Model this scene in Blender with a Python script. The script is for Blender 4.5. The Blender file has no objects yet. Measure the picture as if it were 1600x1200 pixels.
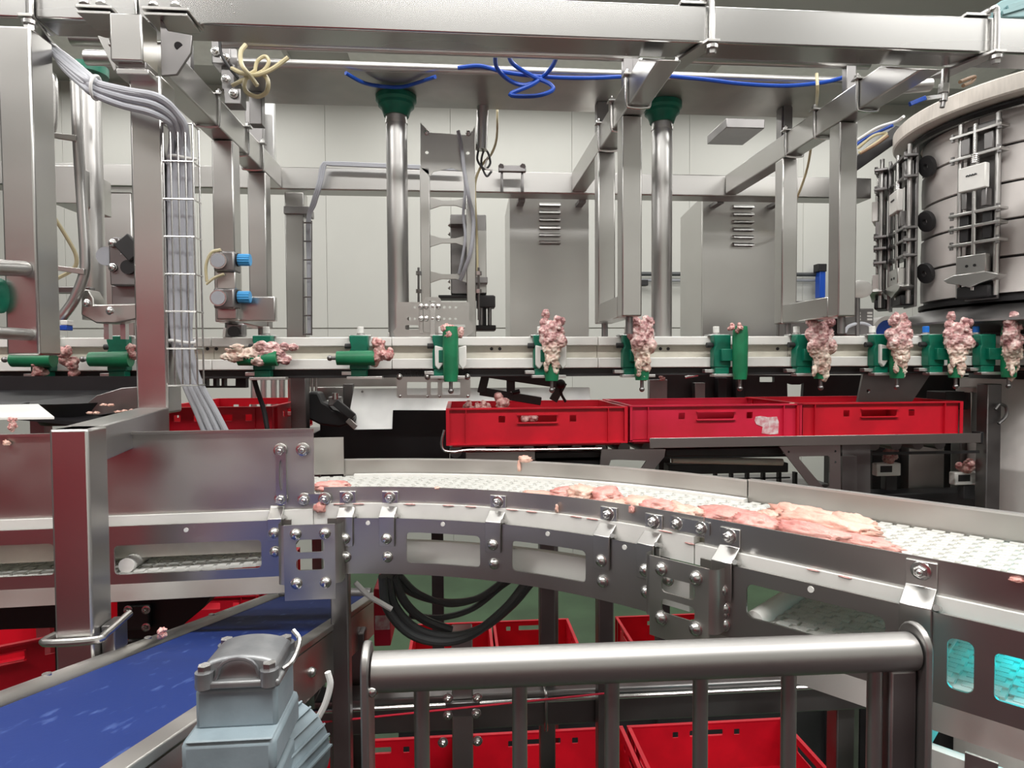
import bpy, bmesh, math, random
from mathutils import Vector, Matrix, noise
from mathutils.geometry import tessellate_polygon

# ------------------------------------------------------------------ camera
SC = bpy.context.scene
COL = SC.collection
FOC = 1000.0                                   # focal length in pixels of the 1600 x 1200 frame
EYE = Vector((0.0, 0.0, 1.9))
YAW, PITCH, ROLL = math.atan(82 / FOC), math.atan(32.5 / FOC), -0.0055
RCAM = Matrix.Rotation(-YAW, 3, 'Z') @ Matrix.Rotation(math.pi / 2 - PITCH, 3, 'X') @ Matrix.Rotation(ROLL, 3, 'Z')
cam_d = bpy.data.cameras.new('camera'); cam_d.sensor_width = 36; cam_d.lens = 36 * FOC / 1600
cam_d.clip_start = 0.02
cam = bpy.data.objects.new('camera', cam_d); COL.objects.link(cam)
cam.matrix_world = Matrix.Translation(EYE) @ RCAM.to_4x4()
SC.camera = cam
# ------------------------------------------------------------------ view, world, lights
SC.view_settings.view_transform = 'Standard'; SC.view_settings.look = 'None'
SC.view_settings.gamma = 1; SC.view_settings.use_curve_mapping = False
SC.view_settings.exposure = -0.05
wd = bpy.data.worlds.new('world'); SC.world = wd; wd.use_nodes = True
wd.node_tree.nodes['Background'].inputs[0].default_value = (0.9, 0.95, 1, 1)
wd.node_tree.nodes['Background'].inputs[1].default_value = 0.25
CEIL = 4.4
lamp_spots = [(-2.6, -0.1, 100), (0.4, -0.1, 100), (3.4, -0.1, 110), (-2.6, 1.7, 30), (0.4, 1.7, 30), (3.4, 1.7, 30),
              (-2.6, 3.6, 38), (0.4, 3.6, 38), (3.4, 3.6, 38), (-2.6, 5.2, 30), (0.4, 5.2, 30), (3.4, 5.2, 30)]
for i, (lx, ly, lw) in enumerate(lamp_spots):
    ld = bpy.data.lights.new('ceiling_lamp', 'AREA'); ld.shape = 'RECTANGLE'; ld.size = 2.4; ld.size_y = 0.4
    ld.energy = lw; ld.color = (1.0, 0.985, 0.95)
    lo = bpy.data.objects.new('ceiling_lamp', ld); lo.location = (lx, ly, CEIL - 0.09); COL.objects.link(lo)

# ------------------------------------------------------------------ helpers
def at(px, py, Y):
    """world point on the plane y = Y that is seen at a photo pixel"""
    d = RCAM @ Vector(((px - 800) / FOC, (600 - py) / FOC, -1))
    return EYE + d * (Y / d.y)
def pix(p):
    q = RCAM.transposed() @ (Vector(p) - EYE)
    return 800 + FOC * q.x / -q.z, 600 - FOC * q.y / -q.z
def PB(x0, y0, x1, y1, Y, d):
    """axis-aligned box whose front face on plane Y spans a photo rectangle"""
    my, mx = (y0 + y1) / 2, (x0 + x1) / 2
    return (at(x0, my, Y).x, Y, at(mx, y1, Y).z, at(x1, my, Y).x, Y + d, at(mx, y0, Y).z)
WL = {}
def wl(o): return WL.get(o.name, Vector((0, 0, 0))) if o else Vector((0, 0, 0))
def T(name, label, cat, loc=(0, 0, 0), group=None):
    o = bpy.data.objects.new(name, None); COL.objects.link(o); o.empty_display_size = 0.05
    o.location = loc; WL[o.name] = Vector(loc)
    o['label'] = label; o['category'] = cat
    if group: o['group'] = group
    return o
def tag(o, label=None, cat=None, group=None, kind=None):
    if label: o['label'] = label
    if cat: o['category'] = cat
    if group: o['group'] = group
    if kind: o['kind'] = kind
    return o
def catmull(pts, k=6):
    P = [Vector(p) for p in pts]
    if len(P) < 3: return P
    E = [P[0] * 2 - P[1]] + P + [P[-1] * 2 - P[-2]]
    out = []
    for i in range(1, len(E) - 2):
        a, b, c, d = E[i - 1], E[i], E[i + 1], E[i + 2]
        for j in range(k):
            t = j / k
            out.append(0.5 * ((2 * b) + (c - a) * t + (2 * a - 5 * b + 4 * c - d) * t * t + (3 * b - a - 3 * c + d) * t ** 3))
    out.append(P[-1]); return out
class MB:
    def __init__(s): s.v, s.f = [], []
    def add(s, vs, fs):
        n = len(s.v); s.v += [Vector(v) for v in vs]; s.f += [tuple(i + n for i in f) for f in fs]; return s
    def box(s, x0, y0, z0, x1, y1, z1):
        if x0 > x1: x0, x1 = x1, x0
        if y0 > y1: y0, y1 = y1, y0
        if z0 > z1: z0, z1 = z1, z0
        return s.add([(x, y, z) for z in (z0, z1) for y in (y0, y1) for x in (x0, x1)],
                     [(0, 2, 3, 1), (4, 5, 7, 6), (0, 1, 5, 4), (2, 6, 7, 3), (0, 4, 6, 2), (1, 3, 7, 5)])
    def pb(s, *a): return s.box(*PB(*a))
    def beam(s, p0, p1, w, h, up=(0, 0, 1)):
        p0, p1 = Vector(p0), Vector(p1); d = (p1 - p0).normalized()
        r = d.cross(Vector(up)).normalized(); u = r.cross(d)
        vs = [p + r * (w / 2 * a) + u * (h / 2 * b) for p in (p0, p1) for a, b in ((-1, -1), (1, -1), (1, 1), (-1, 1))]
        return s.add(vs, [(0, 1, 2, 3), (7, 6, 5, 4), (0, 4, 5, 1), (1, 5, 6, 2), (2, 6, 7, 3), (3, 7, 4, 0)])
    def cyl(s, p0, p1, r, n=16, r2=None):
        p0, p1 = Vector(p0), Vector(p1); r2 = r if r2 is None else r2
        d = (p1 - p0).normalized(); a = d.orthogonal().normalized(); b = d.cross(a)
        vs = []
        for p, q in ((p0, r), (p1, r2)):
            vs += [p + (a * math.cos(2 * math.pi * i / n) + b * math.sin(2 * math.pi * i / n)) * q for i in range(n)]
        return s.add(vs, [tuple(range(n))[::-1], tuple(range(n, 2 * n))] + [(i, (i + 1) % n, n + (i + 1) % n, n + i) for i in range(n)])
    def tube(s, pts, r, n=8, k=6, rect=None):
        P = catmull(pts, k) if k > 1 else [Vector(p) for p in pts]
        vs, fs = [], []; a = None
        for i, p in enumerate(P):
            d = (P[min(i + 1, len(P) - 1)] - P[max(i - 1, 0)]).normalized()
            if a is None: a = d.orthogonal().normalized()
            a = (a - d * a.dot(d)).normalized(); b = d.cross(a)
            vs += [p + (a * math.cos(2 * math.pi * j / n) + b * math.sin(2 * math.pi * j / n)) * r for j in range(n)]
        for i in range(len(P) - 1):
            fs += [(i * n + j, i * n + (j + 1) % n, (i + 1) * n + (j + 1) % n, (i + 1) * n + j) for j in range(n)]
        m = len(P) - 1
        return s.add(vs, fs + [tuple(range(n))[::-1], tuple(m * n + j for j in range(n))])
    def prism(s, poly, vec):
        n = len(poly); P = [Vector(p) for p in poly]; vec = Vector(vec)
        return s.add(P + [p + vec for p in P], [tuple(range(n)), tuple(range(n, 2 * n))[::-1]] +
                     [(i, n + i, n + (i + 1) % n, (i + 1) % n) for i in range(n)])
    def plate(s, outer, holes, fn, th, cuts=None):
        """flat plate with holes in (a, b) space; fn(a, b, t) maps to the world, t = 0 front, th back"""
        loops = [outer] + list(holes)
        flat = [Vector((p[0], p[1], 0)) for l in loops for p in l]
        tris = tessellate_polygon([[Vector((p[0], p[1], 0)) for p in l] for l in loops])
        bm = bmesh.new()
        bv = [bm.verts.new(p) for p in flat]
        for t in tris:
            try: bm.faces.new([bv[i] for i in t])
            except ValueError: pass
        for c in (cuts or []):
            bmesh.ops.bisect_plane(bm, geom=bm.verts[:] + bm.edges[:] + bm.faces[:], plane_co=(c, 0, 0), plane_no=(1, 0, 0), dist=1e-6)
        bm.verts.index_update()
        V = [v.co.copy() for v in bm.verts]; n = len(V)
        F = []
        for fc in bm.faces:
            idx = [v.index for v in fc.verts]
            if fc.normal.z < 0: idx = idx[::-1]
            F.append(tuple(idx)); F.append(tuple(i + n for i in idx[::-1]))
        for e in bm.edges:
            if len(e.link_faces) == 1:
                i, j = e.verts[0].index, e.verts[1].index
                F.append((i, j, j + n, i + n))
        bm.free()
        return s.add([fn(p.x, p.y, 0) for p in V] + [fn(p.x, p.y, th) for p in V], F)
    def lathe(s, prof, c, n=32, a0=0, a1=2 * math.pi):
        c = Vector(c); full = abs(a1 - a0 - 2 * math.pi) < 1e-6; m = n if full else n + 1
        vs = [c + Vector((r * math.cos(a0 + (a1 - a0) * i / n), r * math.sin(a0 + (a1 - a0) * i / n), z)) for r, z in prof for i in range(m)]
        fs = []
        for k in range(len(prof) - 1):
            for i in range(n):
                j = (i + 1) % m
                fs.append((k * m + i, k * m + j, (k + 1) * m + j, (k + 1) * m + i))
        return s.add(vs, fs)
    def ball(s, c, r, n=10, sc=(1, 1, 1)):
        prof = [(math.sin(math.pi * i / n), -math.cos(math.pi * i / n)) for i in range(n + 1)]
        c = Vector(c); vs, fs = [], []; m = n * 2
        for q, z in prof:
            for j in range(m):
                vs.append(c + Vector((q * math.cos(2 * math.pi * j / m) * sc[0], q * math.sin(2 * math.pi * j / m) * sc[1], z * sc[2])) * r)
        for k in range(n):
            fs += [(k * m + j, k * m + (j + 1) % m, (k + 1) * m + (j + 1) % m, (k + 1) * m + j) for j in range(m)]
        return s.add(vs, fs)
    def xf(s, M): s.v = [M @ v for v in s.v]; return s
    def mesh(s, name, mat=None, smooth=35):
        me = bpy.data.meshes.new(name); me.from_pydata([tuple(v) for v in s.v], [], s.f); me.validate()
        bm = bmesh.new(); bm.from_mesh(me)
        bmesh.ops.remove_doubles(bm, verts=bm.verts, dist=1e-6)
        bmesh.ops.recalc_face_normals(bm, faces=bm.faces); bm.to_mesh(me); bm.free()
        if smooth:
            me.polygons.foreach_set('use_smooth', [True] * len(me.polygons))
            me.set_sharp_from_angle(angle=math.radians(smooth))
        if mat: me.materials.append(mat)
        return me
    def build(s, name, mat, parent=None, bev=0, smooth=35, label=None):
        lo = Vector([min(v[i] for v in s.v) for i in range(3)]); hi = Vector([max(v[i] for v in s.v) for i in range(3)])
        c = Vector(((lo.x + hi.x) / 2, (lo.y + hi.y) / 2, lo.z))
        s.v = [v - c for v in s.v]
        o = put(s.mesh(name, mat, smooth), name, c, parent)
        if bev:
            m = o.modifiers.new('bevel', 'BEVEL'); m.width = bev; m.segments = 2; m.limit_method = 'ANGLE'; m.angle_limit = 0.7
            m.harden_normals = False
        if label: o['label'] = label
        return o
def put(me, name, loc, parent=None, rot=None):
    """an object with (shared) mesh data at a world place"""
    o = bpy.data.objects.new(name, me); COL.objects.link(o)
    o.parent = parent; o.location = Vector(loc) - wl(parent); WL[o.name] = Vector(loc)
    if rot is not None:
        o.rotation_mode = 'QUATERNION'; o.rotation_quaternion = rot
    return o
def rrect(x0, y0, x1, y1, r, n=4):
    out = []
    for cx, cy, a in ((x1 - r, y1 - r, 0), (x0 + r, y1 - r, 90), (x0 + r, y0 + r, 180), (x1 - r, y0 + r, 270)):
        out += [(cx + r * math.cos(math.radians(a + 90 * i / n)), cy + r * math.sin(math.radians(a + 90 * i / n))) for i in range(n + 1)]
    return out
def circ(x, y, r, n=10): return [(x + r * math.cos(2 * math.pi * i / n), y + r * math.sin(2 * math.pi * i / n)) for i in range(n)]

# ------------------------------------------------------------------ materials
def mat(name, col, rough=0.5, metal=0.0, var=0.0, vscale=8.0, bump=0.0, bscale=60.0, stretch=(1, 1, 1), col2=None, spec=0.5,
        emit=None, estr=0, rvar=0.0, trans=0, alpha=1, c2pos=(0.4, 0.62), sss=0):
    m = bpy.data.materials.new(name); m.use_nodes = True; nt = m.node_tree; N = nt.nodes; L = nt.links
    b = N['Principled BSDF']; b.inputs['Base Color'].default_value = (*col, 1); b.inputs['Roughness'].default_value = rough
    b.inputs['Metallic'].default_value = metal; b.inputs['Specular IOR Level'].default_value = spec
    if trans: b.inputs['Transmission Weight'].default_value = trans
    if sss:
        b.inputs['Subsurface Weight'].default_value = sss; b.inputs['Subsurface Radius'].default_value = (0.01, 0.004, 0.003)
    if alpha < 1: b.inputs['Alpha'].default_value = alpha
    if emit: b.inputs['Emission Color'].default_value = (*emit, 1); b.inputs['Emission Strength'].default_value = estr
    if col2 or var or rvar or bump:
        tc = N.new('ShaderNodeTexCoord'); mp = N.new('ShaderNodeMapping'); mp.inputs['Scale'].default_value = stretch
        L.new(tc.outputs['Object'], mp.inputs['Vector'])
    if col2 or var or rvar:
        nz = N.new('ShaderNodeTexNoise'); nz.inputs['Scale'].default_value = vscale; nz.inputs['Detail'].default_value = 1.5 if metal > 0.9 else 5
        L.new(mp.outputs['Vector'], nz.inputs['Vector'])
    if col2 or var:
        cr = N.new('ShaderNodeValToRGB')
        c2 = col2 or tuple(c * (1 - var) for c in col)
        cr.color_ramp.elements[0].position, cr.color_ramp.elements[1].position = c2pos
        cr.color_ramp.elements[0].color = (*c2, 1); cr.color_ramp.elements[1].color = (*col, 1)
        L.new(nz.outputs['Fac'], cr.inputs['Fac']); L.new(cr.outputs['Color'], b.inputs['Base Color'])
    if rvar:
        mr = N.new('ShaderNodeMapRange'); mr.inputs['From Min'].default_value = 0.3; mr.inputs['From Max'].default_value = 0.7
        mr.inputs['To Min'].default_value = rough - rvar; mr.inputs['To Max'].default_value = rough + rvar
        L.new(nz.outputs['Fac'], mr.inputs['Value']); L.new(mr.outputs['Result'], b.inputs['Roughness'])
    if bump:
        n2 = N.new('ShaderNodeTexNoise'); n2.inputs['Scale'].default_value = bscale; n2.inputs['Detail'].default_value = 4
        L.new(mp.outputs['Vector'], n2.inputs['Vector'])
        bp = N.new('ShaderNodeBump'); bp.inputs['Strength'].default_value = bump; bp.inputs['Distance'].default_value = 0.004
        L.new(n2.outputs['Fac'], bp.inputs['Height']); L.new(bp.outputs['Normal'], b.inputs['Normal'])
    return m
M = dict(
    steel=mat('stainless_steel', (0.56, 0.55, 0.535), 0.31, 1, rvar=0.02, vscale=4, var=0.05, stretch=(1, 1, 1.5)),
    steelx=mat('stainless_steel_brushed_along', (0.53, 0.52, 0.505), 0.33, 1, rvar=0.02, vscale=4, var=0.05, stretch=(0.3, 2, 2)),
    beamm=mat('overhead_beam_steel', (0.53, 0.525, 0.515), 0.27, 1, rvar=0.015, vscale=3, var=0.04, stretch=(0.3, 1, 1)),
    tube=mat('stainless_pipe', (0.57, 0.56, 0.55), 0.35, 1, rvar=0.03, vscale=4, var=0.04),
    railm=mat('satin_handrail', (0.40, 0.39, 0.38), 0.42, 1, rvar=0.02, vscale=4, var=0.04),
    pol=mat('polished_steel', (0.62, 0.61, 0.60), 0.27, 1),
    sheet=mat('worn_steel_sheet', (0.56, 0.545, 0.52), 0.42, 1, rvar=0.1, vscale=7, var=0.18, bump=0.05, bscale=40),
    darksteel=mat('dark_steel', (0.30, 0.29, 0.29), 0.40, 1, rvar=0.08, var=0.2),
    alu=mat('bare_aluminium', (0.74, 0.74, 0.73), 0.38, 1, var=0.1, vscale=12),
    black=mat('black_plastic', (0.012, 0.011, 0.013), 0.5, var=0.3),
    char=mat('charcoal_paint', (0.03, 0.029, 0.031), 0.5, var=0.3),
    white=mat('white_plastic', (0.80, 0.79, 0.76), 0.4, var=0.06, vscale=14),
    ivory=mat('ivory_plastic', (0.72, 0.69, 0.60), 0.45, var=0.12, vscale=16),
    belt=mat('white_belt_plastic', (0.84, 0.84, 0.825), 0.38, var=0.05),
    green=mat('green_plastic', (0.0, 0.16, 0.095), 0.4, var=0.25, vscale=20),
    green2=mat('bright_green_plastic', (0.01, 0.20, 0.085), 0.42, var=0.25, vscale=20),
    red=mat('red_crate_plastic', (0.60, 0.006, 0.022), 0.42, var=0.18, vscale=9),
    red2=mat('red_crate_plastic_scuffed', (0.62, 0.012, 0.05), 0.45, col2=(0.5, 0.01, 0.03), vscale=6),
    blueb=mat('blue_belt', (0.055, 0.095, 0.27), 0.6, spec=0.25, col2=(0.009, 0.027, 0.145), c2pos=(0.62, 0.74), vscale=26, stretch=(2.2, 0.6, 1), bump=0.04, bscale=160),
    blue=mat('blue_hose', (0.01, 0.07, 0.42), 0.35),
    capblue=mat('light_blue_plastic', (0.05, 0.32, 0.66), 0.4),
    bluecap=mat('blue_cap_plastic', (0.01, 0.16, 0.62), 0.4),
    cream=mat('cream_hose', (0.66, 0.58, 0.36), 0.35, var=0.2),
    cable=mat('grey_cable', (0.40, 0.41, 0.45), 0.42, var=0.1),
    dcable=mat('dark_grey_cable', (0.07, 0.075, 0.08), 0.42, var=0.2),
    wcable=mat('white_cable', (0.75, 0.75, 0.74), 0.45),
    motor=mat('blue_grey_paint', (0.24, 0.30, 0.335), 0.42, var=0.22, vscale=16, bump=0.06, bscale=120),
    cast=mat('worn_cast_cover', (0.27, 0.275, 0.28), 0.38, col2=(0.15, 0.155, 0.165), vscale=14, bump=0.1, bscale=70, metal=0.5),
    meat=mat('raw_chicken_meat', (0.70, 0.36, 0.315), 0.30, col2=(0.58, 0.21, 0.195), vscale=28, bump=0.7, bscale=85, sss=0.2, c2pos=(0.3, 0.6)),
    fat=mat('pale_chicken_meat', (0.76, 0.50, 0.41), 0.32, col2=(0.68, 0.34, 0.275), vscale=26, bump=0.7, bscale=85, sss=0.2, c2pos=(0.3, 0.6)),
    carc=mat('chicken_carcass_flesh', (0.78, 0.55, 0.47), 0.38, col2=(0.34, 0.07, 0.075), vscale=34, bump=0.5, bscale=60, sss=0.15, c2pos=(0.36, 0.55)),
    wallm=mat('wall_panel_white', (0.56, 0.56, 0.525), 0.45, var=0.03, vscale=1.5),
    redpanel=mat('red_reflection_paint', (0.42, 0.012, 0.035), 0.5, var=0.15, vscale=1.2),
    platm=mat('dark_platform_resin', (0.035, 0.020, 0.022), 0.6, var=0.3, vscale=3),
    sidewall=mat('grey_side_wall', (0.11, 0.11, 0.105), 0.5, var=0.05, vscale=1.5),
    reflection_band=mat('dark_red_reflection_band', (0.10, 0.012, 0.022), 0.5, var=0.3, vscale=1.2),
    ceilm=mat('ceiling_panel', (0.45, 0.44, 0.42), 0.6, var=0.04, vscale=1),
    floorm=mat('green_resin_floor', (0.055, 0.105, 0.052), 0.45, var=0.3, vscale=2.5, bump=0.05, bscale=80),
    rubber=mat('black_rubber', (0.02, 0.02, 0.02), 0.6),
    drum=mat('pale_drum_plastic', (0.74, 0.70, 0.675), 0.45, var=0.12, vscale=5),
    rimw=mat('cream_rim', (0.74, 0.68, 0.62), 0.45, var=0.08, vscale=20, stretch=(6, 6, 1)),
    teal=mat('teal_paint', (0.25, 0.42, 0.44), 0.45, var=0.1),
    lampm=mat('lamp_diffuser', (0.9, 0.9, 0.9), 0.5, emit=(1, 0.985, 0.95), estr=2.0),
    cyan=mat('cyan_glow_tube', (0.02, 0.5, 0.6), 0.3, emit=(0.0, 0.75, 0.85), estr=10.0),
    paper=mat('torn_paper_label', (0.72, 0.62, 0.62), 0.7, col2=(0.6, 0.25, 0.28), vscale=60),
    brown=mat('brown_pipe', (0.27, 0.16, 0.09), 0.5),
)
nt_ = M['belt'].node_tree                                  # thin open-mesh belt lets light through
tl_ = nt_.nodes.new('ShaderNodeBsdfTranslucent'); tl_.inputs['Color'].default_value = (0.85, 0.84, 0.78, 1)
mx_ = nt_.nodes.new('ShaderNodeMixShader'); mx_.inputs[0].default_value = 0.38
nt_.links.new(nt_.nodes['Principled BSDF'].outputs[0], mx_.inputs[1]); nt_.links.new(tl_.outputs[0], mx_.inputs[2])
nt_.links.new(mx_.outputs[0], nt_.nodes['Material Output'].inputs['Surface'])
# shared small meshes ------------------------------------------------
def dome_mesh():
    m = MB(); r = 0.0105
    m.lathe([(0.0, 0.0), (r * 1.12, 0.0), (r * 1.12, 0.0015), (r, 0.002)] + [(r * math.cos(a), 0.002 + r * 0.8 * math.sin(a)) for a in (0.3, 0.6, 0.9, 1.2)] + [(0.0, 0.002 + r * 0.8)], (0, 0, 0), 14)
    return m.mesh('dome_bolt', M['pol'])
def hex_mesh():
    m = MB(); r = 0.0075
    m.lathe([(0, 0), (r * 1.5, 0), (r * 1.4, 0.0016), (r * 1.1, 0.0022), (0, 0.0022)], (0, 0, 0), 16); m.cyl((0, 0, 0.0022), (0, 0, 0.0066), r, 6); m.cyl((0, 0, 0.0066), (0, 0, 0.0082), r, 6, r * 0.75); m.ball((0, 0, 0.008), r * 0.55, 6)
    return m.mesh('hex_bolt', M['pol'], 25)
DOME, HEX = dome_mesh(), hex_mesh()
def bolt(p, n, parent, kind='dome', sc=1.0, name='bolt'):
    q = Vector((0, 0, 1)).rotation_difference(Vector(n).normalized())
    o = put(DOME if kind == 'dome' else HEX, name, p, parent, q); o.scale = (sc, sc, sc); return o
FRONT = (0, -1, 0)
def lump(seed, size, amp=0.25, freq=2.2, sub=3, name='lump', m=None, ridges=0.0):
    bm = bmesh.new(); bmesh.ops.create_icosphere(bm, subdivisions=sub, radius=1)
    off = Vector((seed * 7.3, seed * 3.1, seed * 1.7))
    for v in bm.verts:
        d = v.co.normalized()
        k = 1 + amp * noise.noise(d * freq + off) + amp * 0.5 * noise.noise(d * freq * 2.7 + off)
        if ridges: k += ridges * noise.noise(Vector((d.x * 1.2, d.y * 7, d.z * 7)) + off)
        v.co = Vector((d.x * size[0], d.y * size[1], d.z * size[2])) * k
    zmin = min(v.co.z for v in bm.verts)
    for v in bm.verts:                      # settle flat on what carries it
        v.co.z = max(v.co.z, zmin * 0.55)
    me = bpy.data.meshes.new(name); bm.to_mesh(me); bm.free()
    me.polygons.foreach_set('use_smooth', [True] * len(me.polygons))
    if m: me.materials.append(m)
    return me
# ================================================================== SETTING
XL, XR, YF, YB = -4.6, 5.6, -2.2, 6.0
def struct(name, mb, m, parent=None, bev=0):
    o = mb.build(name, m, parent, bev)
    if parent is None: o['kind'] = 'structure'
    return o
struct('floor', MB().box(XL, YF, -0.1, XR, YB, 0), M['floorm'])
struct('ceiling', MB().box(XL, YF, CEIL, XR, YB, CEIL + 0.1), M['ceilm'])
wb = struct('wall_back', MB().box(XL, YB + 0.02, 0, XR, YB + 0.12, CEIL), M['wallm'])
zs = at(700, 513, YB).z
n = 9; w = (XR - XL) / n
for i in range(n):
    MB().box(XL + i * w + 0.0012, YB, 0.0, XL + (i + 1) * w - 0.0012, YB + 0.02, zs - 0.006).build('panel', M['wallm'], wb, 0.001)
    MB().box(XL + i * w + 0.0012, YB, zs + 0.006, XL + (i + 1) * w - 0.0012, YB + 0.02, CEIL).build('panel', M['wallm'], wb, 0.001)
struct('wall_left', MB().box(XL - 0.1, YF, 0, XL, YB, CEIL), M['sidewall'])
struct('wall_right', MB().box(XR, YF, 0, XR + 0.1, YB, CEIL), M['sidewall'])
wf = struct('wall_front', MB().box(XL, YF - 0.1, 0, XR, YF, CEIL), M['wallm'])
MB().box(XL, YF, 0, XR, YF + 0.02, 1.75).build('reflection_band', M['reflection_band'], wf)  # unseen dark red band, added so the low steel reflects maroon
dr1 = struct('red_reflection_panel', MB().box(-4.3, YF + 0.025, 0.52, -1.15, YF + 0.04, 2.62), M['redpanel'])  # unseen red panel added behind the camera, reddens the left posts by reflection
for i in range(14): MB().box(-4.3, YF + 0.0405, 0.525 + i * 0.15, -1.15, YF + 0.052, 0.525 + i * 0.15 + 0.142).build('slat', M['redpanel'], dr1, 0.003)
for i, (lx, ly, lw) in enumerate(lamp_spots):
    t = T('ceiling_light', 'white fluorescent ceiling light hanging above the processing line', 'ceiling light', (lx, ly, CEIL - 0.08), 'fluorescent ceiling lights')
    MB().box(lx - 1.25, ly - 0.24, CEIL - 0.08, lx + 1.25, ly + 0.24, CEIL).build('housing', M['white'], t, 0.005)
# platform the photographer stands on
plat = struct('platform', MB().box(XL, YF, 0.0, XR, 0.58, 0.52), M['platm'])

# ================================================================== OVERHEAD FRAME
def zof(px, py, Y): return at(px, py, Y).z
def xof(px, py, Y): return at(px, py, Y).x
BY = 1.573                                            # front plane of the main beam
bz0, bz1 = zof(950, 61, BY), zof(1100, 8, BY)
beam = T('overhead_beam', 'long square stainless steel beam crossing the whole top of the picture', 'beam', (0.4, BY + 0.04, bz0))
x_s1, x_s2 = xof(53, 10, BY), xof(214, 10, BY)
segs = [(-2.4, x_s1 - 0.001), (x_s1 + 0.001, x_s2 - 0.001), (x_s2 + 0.001, 3.3)]
for a, b in segs: MB().box(a, BY, bz0, b, BY + 0.085, bz1).build('beam_section', M['beamm'], beam, 0.005)
for px in (362, 366):
    bolt((xof(px, 7 if px == 362 else 20, BY), BY, zof(px, 7 if px == 362 else 20, BY)), FRONT, beam, 'dome', 0.16)
# U clamps over the main beam
def beam_clamp(px, label):
    x = xof(px, 40, BY)
    t = T('beam_clamp', label, 'clamp', (x, BY, bz0 - 0.03), 'rod clamps on the overhead beam')
    r = 0.0075
    MB().tube([(x, BY - 0.012, bz0 - 0.035), (x, BY - 0.012, bz1 + 0.004), (x - 0.008, BY - 0.006, bz1 + 0.016), (x - 0.012, BY + 0.03, bz1 + 0.018), (x - 0.012, BY + 0.09, bz1 + 0.018)], r, 10, 4).build('rod', M['pol'], t)
    MB().box(x - 0.075, BY - 0.004, bz1 + 0.001, x - 0.008, BY + 0.06, bz1 + 0.008).build('top_plate', M['steel'], t, 0.001)
    MB().prism([(x - 0.016, BY - 0.028, bz0 - 0.01), (x + 0.016, BY - 0.028, bz0 - 0.01), (x - 0.025, BY + 0.13, bz0 - 0.01), (x - 0.075, BY + 0.13, bz0 - 0.01)], (0, 0, 0.007)).build('lower_bracket', M['steel'], t, 0.001)
    MB().cyl((x, BY - 0.012, bz0 - 0.014), (x, BY - 0.012, bz0 - 0.022), 0.016, 16).build('washer', M['pol'], t)
    MB().cyl((x, BY - 0.012, bz0 - 0.022), (x, BY - 0.012, bz0 - 0.034), 0.0115, 6).build('nut', M['pol'], t)
    return t
beam_clamp(1109, 'bright rod clamp on the overhead beam above the second green-flanged column')
beam_clamp(1551, 'bright rod clamp on the overhead beam above the drum machine')
beam_clamp(52, 'bright rod clamp on the overhead beam at its far left')
# hanger bracket over post B
HB = 1.50
hb = T('hanger_bracket', 'bolted steel hanger bracket with square block under the overhead beam', 'bracket', (xof(200, 60, HB), HB, zof(200, 110, HB)))
MB().pb(171, 20, 222, 95, HB, 0.075).build('block', M['steel'], hb, 0.004)
MB().pb(181, 107, 232, 116, HB - 0.005, 0.09).build('base_plate', M['steel'], hb, 0.002)
MB().pb(184, 95, 228, 107, HB + 0.012, 0.06).build('neck', M['darksteel'], hb, 0.002)
for (a, b, y) in ((120, 172, 21), (224, 292, 24)):
    MB().pb(a, y - 5, b, y, HB + 0.01, 0.075).build('lower_flange', M['steel'], hb, 0.001)
    MB().pb(a - 3, y - 14, b + 2, y - 9, HB + 0.005, 0.09).build('upper_flange', M['steel'], hb, 0.001)
    for k in (0.25, 0.75):
        p = at(a + (b - a) * k, y, HB + 0.04); bolt(p, (0, 0, -1), hb, 'hex', 1.1)
        p = at(a + (b - a) * k, y - 14, HB + 0.04); bolt(p, (0, 0, 1), hb, 'hex', 1.1)
gp = [at(x, y, HB + 0.03) for x, y in ((250, 25), (262, 48), (300, 55), (298, 82), (276, 116), (252, 118))]
MB().prism(gp, (0, 0.008, 0)).build('gusset', M['darksteel'], hb, 0.001)
gp = [at(x, y, HB + 0.03) for x, y in ((152, 55), (170, 60), (182, 107), (178, 111))]
MB().prism(gp, (0, 0.03, 0)).build('gusset', M['steel'], hb, 0.001)
MB().cyl(at(279, 72, HB + 0.028), at(279, 72, HB + 0.04), 0.009, 14).build('pivot', M['char'], hb)
# front posts
def post(label, box, m='steel', name='support_post'):
    return tag(MB().box(*box).build(name, M[m], None, 0.005), label, 'post')
PA = T('support_post', 'thick square steel post at the left edge under the overhead beam', 'post', (xof(30, 500, 1.46), 1.5, zof(30, 550, 1.46)))
MB().pb(2, 40, 54, 555, 1.51, 0.08).build('tube', M['steel'], PA, 0.005)
MB().cyl(at(-90, 414, 1.3), at(38, 420, 1.51), 0.017, 18).build('side_tube', M['tube'], PA)
MB().cyl(at(-90, 514, 1.25), at(44, 523, 1.51), 0.013, 18).build('side_tube', M['tube'], PA)
PBx = PB(207, 116, 257, 647, 1.53, 0.075)
PBo = T('support_post', 'square steel post with cable basket fixed to its side', 'post', (PBx[0], 1.5, PBx[2]))
MB().box(*PBx).build('tube', M['steel'], PBo, 0.005)
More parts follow.
